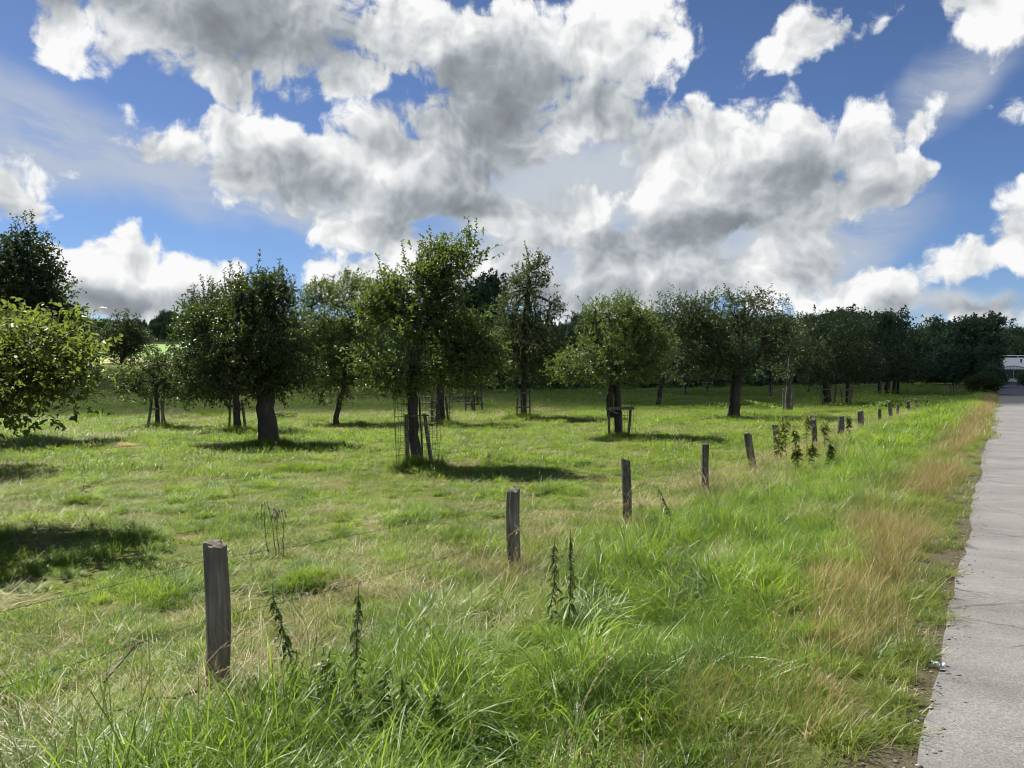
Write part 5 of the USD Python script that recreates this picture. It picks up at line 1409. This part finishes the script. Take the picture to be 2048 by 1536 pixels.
def gate():
    Y = 126.0; c = np.array([(2027 - CX) / FOC * Y, Y, 0]); c[2] = hz(c[0], c[1])
    half = 27 / FOC * Y; top = px_to(2027, 732, Y)[2] - c[2]; side = px_to(2027, 738, Y)[2] - c[2]
    t = thing("gate", "dark green arched gate of upright bars closing the lane", "gate", c)
    xs = np.linspace(-half, half, 25)
    arch = side + (top - side) * (1 - (xs / half) ** 2)
    for s in (-1, 1):
        mb = MB(); mb.box((0.16, 0.16, side + 0.4), (s * (half + 0.06), 0, side / 2 - 0.1)); obj("gate_post", mb.get(), "green_metal", t)
    obj("arch_bar", tube(np.stack([xs, 0 * xs, arch], 1), 0.06, 8), "green_metal", t)
    obj("bottom_bar", tube([(-half, 0, 0.12), (half, 0, 0.12)], 0.035, 8), "green_metal", t)
    for k, x in enumerate(np.linspace(-half + 0.12, half - 0.12, 34)):
        a = float(np.interp(x, xs, arch))
        obj("bar", tube([(x, 0, 0.12), (x, 0, a)], 0.024, 6), "green_metal", t)
    for s in (-1, 1):
        pn = trimesh.creation.box([half - 0.06, 0.012, side - 0.25], trimesh.transformations.translation_matrix([s * half / 2, 0.05, side / 2 + 0.08])); obj("backing_panel", pn, "green_metal", t)
    # notice board on it
    sx, sz = (2010.5 - 2027) / FOC * Y, px_to(0, 752.5, Y)[2] - c[2]
    w, h = 8.5 / FOC * Y, 7.5 / FOC * Y
    n = thing("notice_sign", "small white notice with dark print fixed to the green gate", "sign", c + [sx, -0.08, sz])
    obj("board", trimesh.creation.box([w, 0.02, h]), "sign_white", n)
    for q, (a, b) in enumerate([(0.28, 0.5), (0.10, 0.7), (-0.08, 0.6), (-0.26, 0.7)]):
        obj("print_line", trimesh.creation.box([w * b, 0.006, h * 0.07], trimesh.transformations.translation_matrix([-w * 0.02, -0.014, h * a])), "sign_black", n)
gate()

# ------------------------------------------------------------------ crumbs along the edge of the lane
def pebble(rng):
    s = trimesh.creation.icosphere(1, 1.0); v = np.array(s.vertices)
    v *= 1 + 0.35 * (meshkit.noise(v * 1.7 + rng.uniform(0, 99, 3), 1) - 0.5)[:, None]
    return v * [1, rng.uniform(0.6, 1), rng.uniform(0.4, 0.7)], np.array(s.faces)
gm = Graph(); _r = gm.add("object_info", "random")
gm.make("pebble", gm.add("principled_bsdf", "BSDF", base_color=gm.ramp(_r, [(0.0, (0.06, 0.056, 0.05)), (0.6, (0.15, 0.145, 0.135)), (1.0, (0.27, 0.26, 0.24))]), roughness=0.9))
xy = []
for y in np.linspace(1.8, 22, 100):
    n = R.poisson(np.interp(y, [2, 8, 22], [26, 18, 8]))
    tt = (y - ROAD_P[1]) / ROAD_D[1] + R.uniform(-0.2, 0.2, n); ss = R.normal(0.06, 0.10, n)
    xy.append(np.column_stack([ROAD_P[0] + tt * ROAD_D[0] + ss * ROAD_N[0], ROAD_P[1] + tt * ROAD_D[1] + ss * ROAD_N[1]]))
xy = np.vstack(xy); s_, t_ = road_sc(xy[:, 0], xy[:, 1])
z = np.where(s_ < 0.0, 0.014, height(xy[:, 0], xy[:, 1]) + 0.004)
sz = R.lognormal(math.log(0.0055), 0.45, len(xy)).clip(0.003, 0.014)
tag(instancer("gravel", [pebble(R) for _ in range(4)], ["pebble"] * 4, np.column_stack([xy, z]), np.column_stack([sz] * 3), R.uniform(0, 6.28, len(xy)), R.integers(0, 4, len(xy))), "loose grey gravel crumbled along the broken edge of the lane", "gravel", kind="stuff")
plain_material("plastic", (0.38, 0.50, 0.50), 0.35, vary=0.12, scale=30)
def scrap():
    b = ground_at(1878, 1350)
    n = 10; u, v = np.meshgrid(np.linspace(-0.5, 0.5, n), np.linspace(-0.5, 0.5, n))
    z = 0.05 * (meshkit.fbm(np.stack([u * 4, v * 4, 0 * u], -1), 3, 5))
    top = np.stack([u * 0.055 * (1 + 0.2 * np.sin(7 * v)), v * 0.032, z + 0.03], -1).reshape(-1, 3)
    i = np.arange(n * n).reshape(n, n); a, b_, c, d = i[:-1, :-1].ravel(), i[:-1, 1:].ravel(), i[1:, 1:].ravel(), i[1:, :-1].ravel()
    f = np.vstack([np.stack([a, b_, c], 1), np.stack([a, c, d], 1)])
    V = np.vstack([top, top - [0, 0, 0.002]]); F = np.vstack([f, f[:, ::-1] + n * n])
    p = obj("plastic_scrap", (V, F), "plastic", smooth=True); p.AddTranslateOp().Set(Gf.Vec3d(*b)); p.AddRotateZOp().Set(-25)
    tag(p, "crumpled pale blue plastic scrap at the broken edge of the lane", "litter")
scrap()
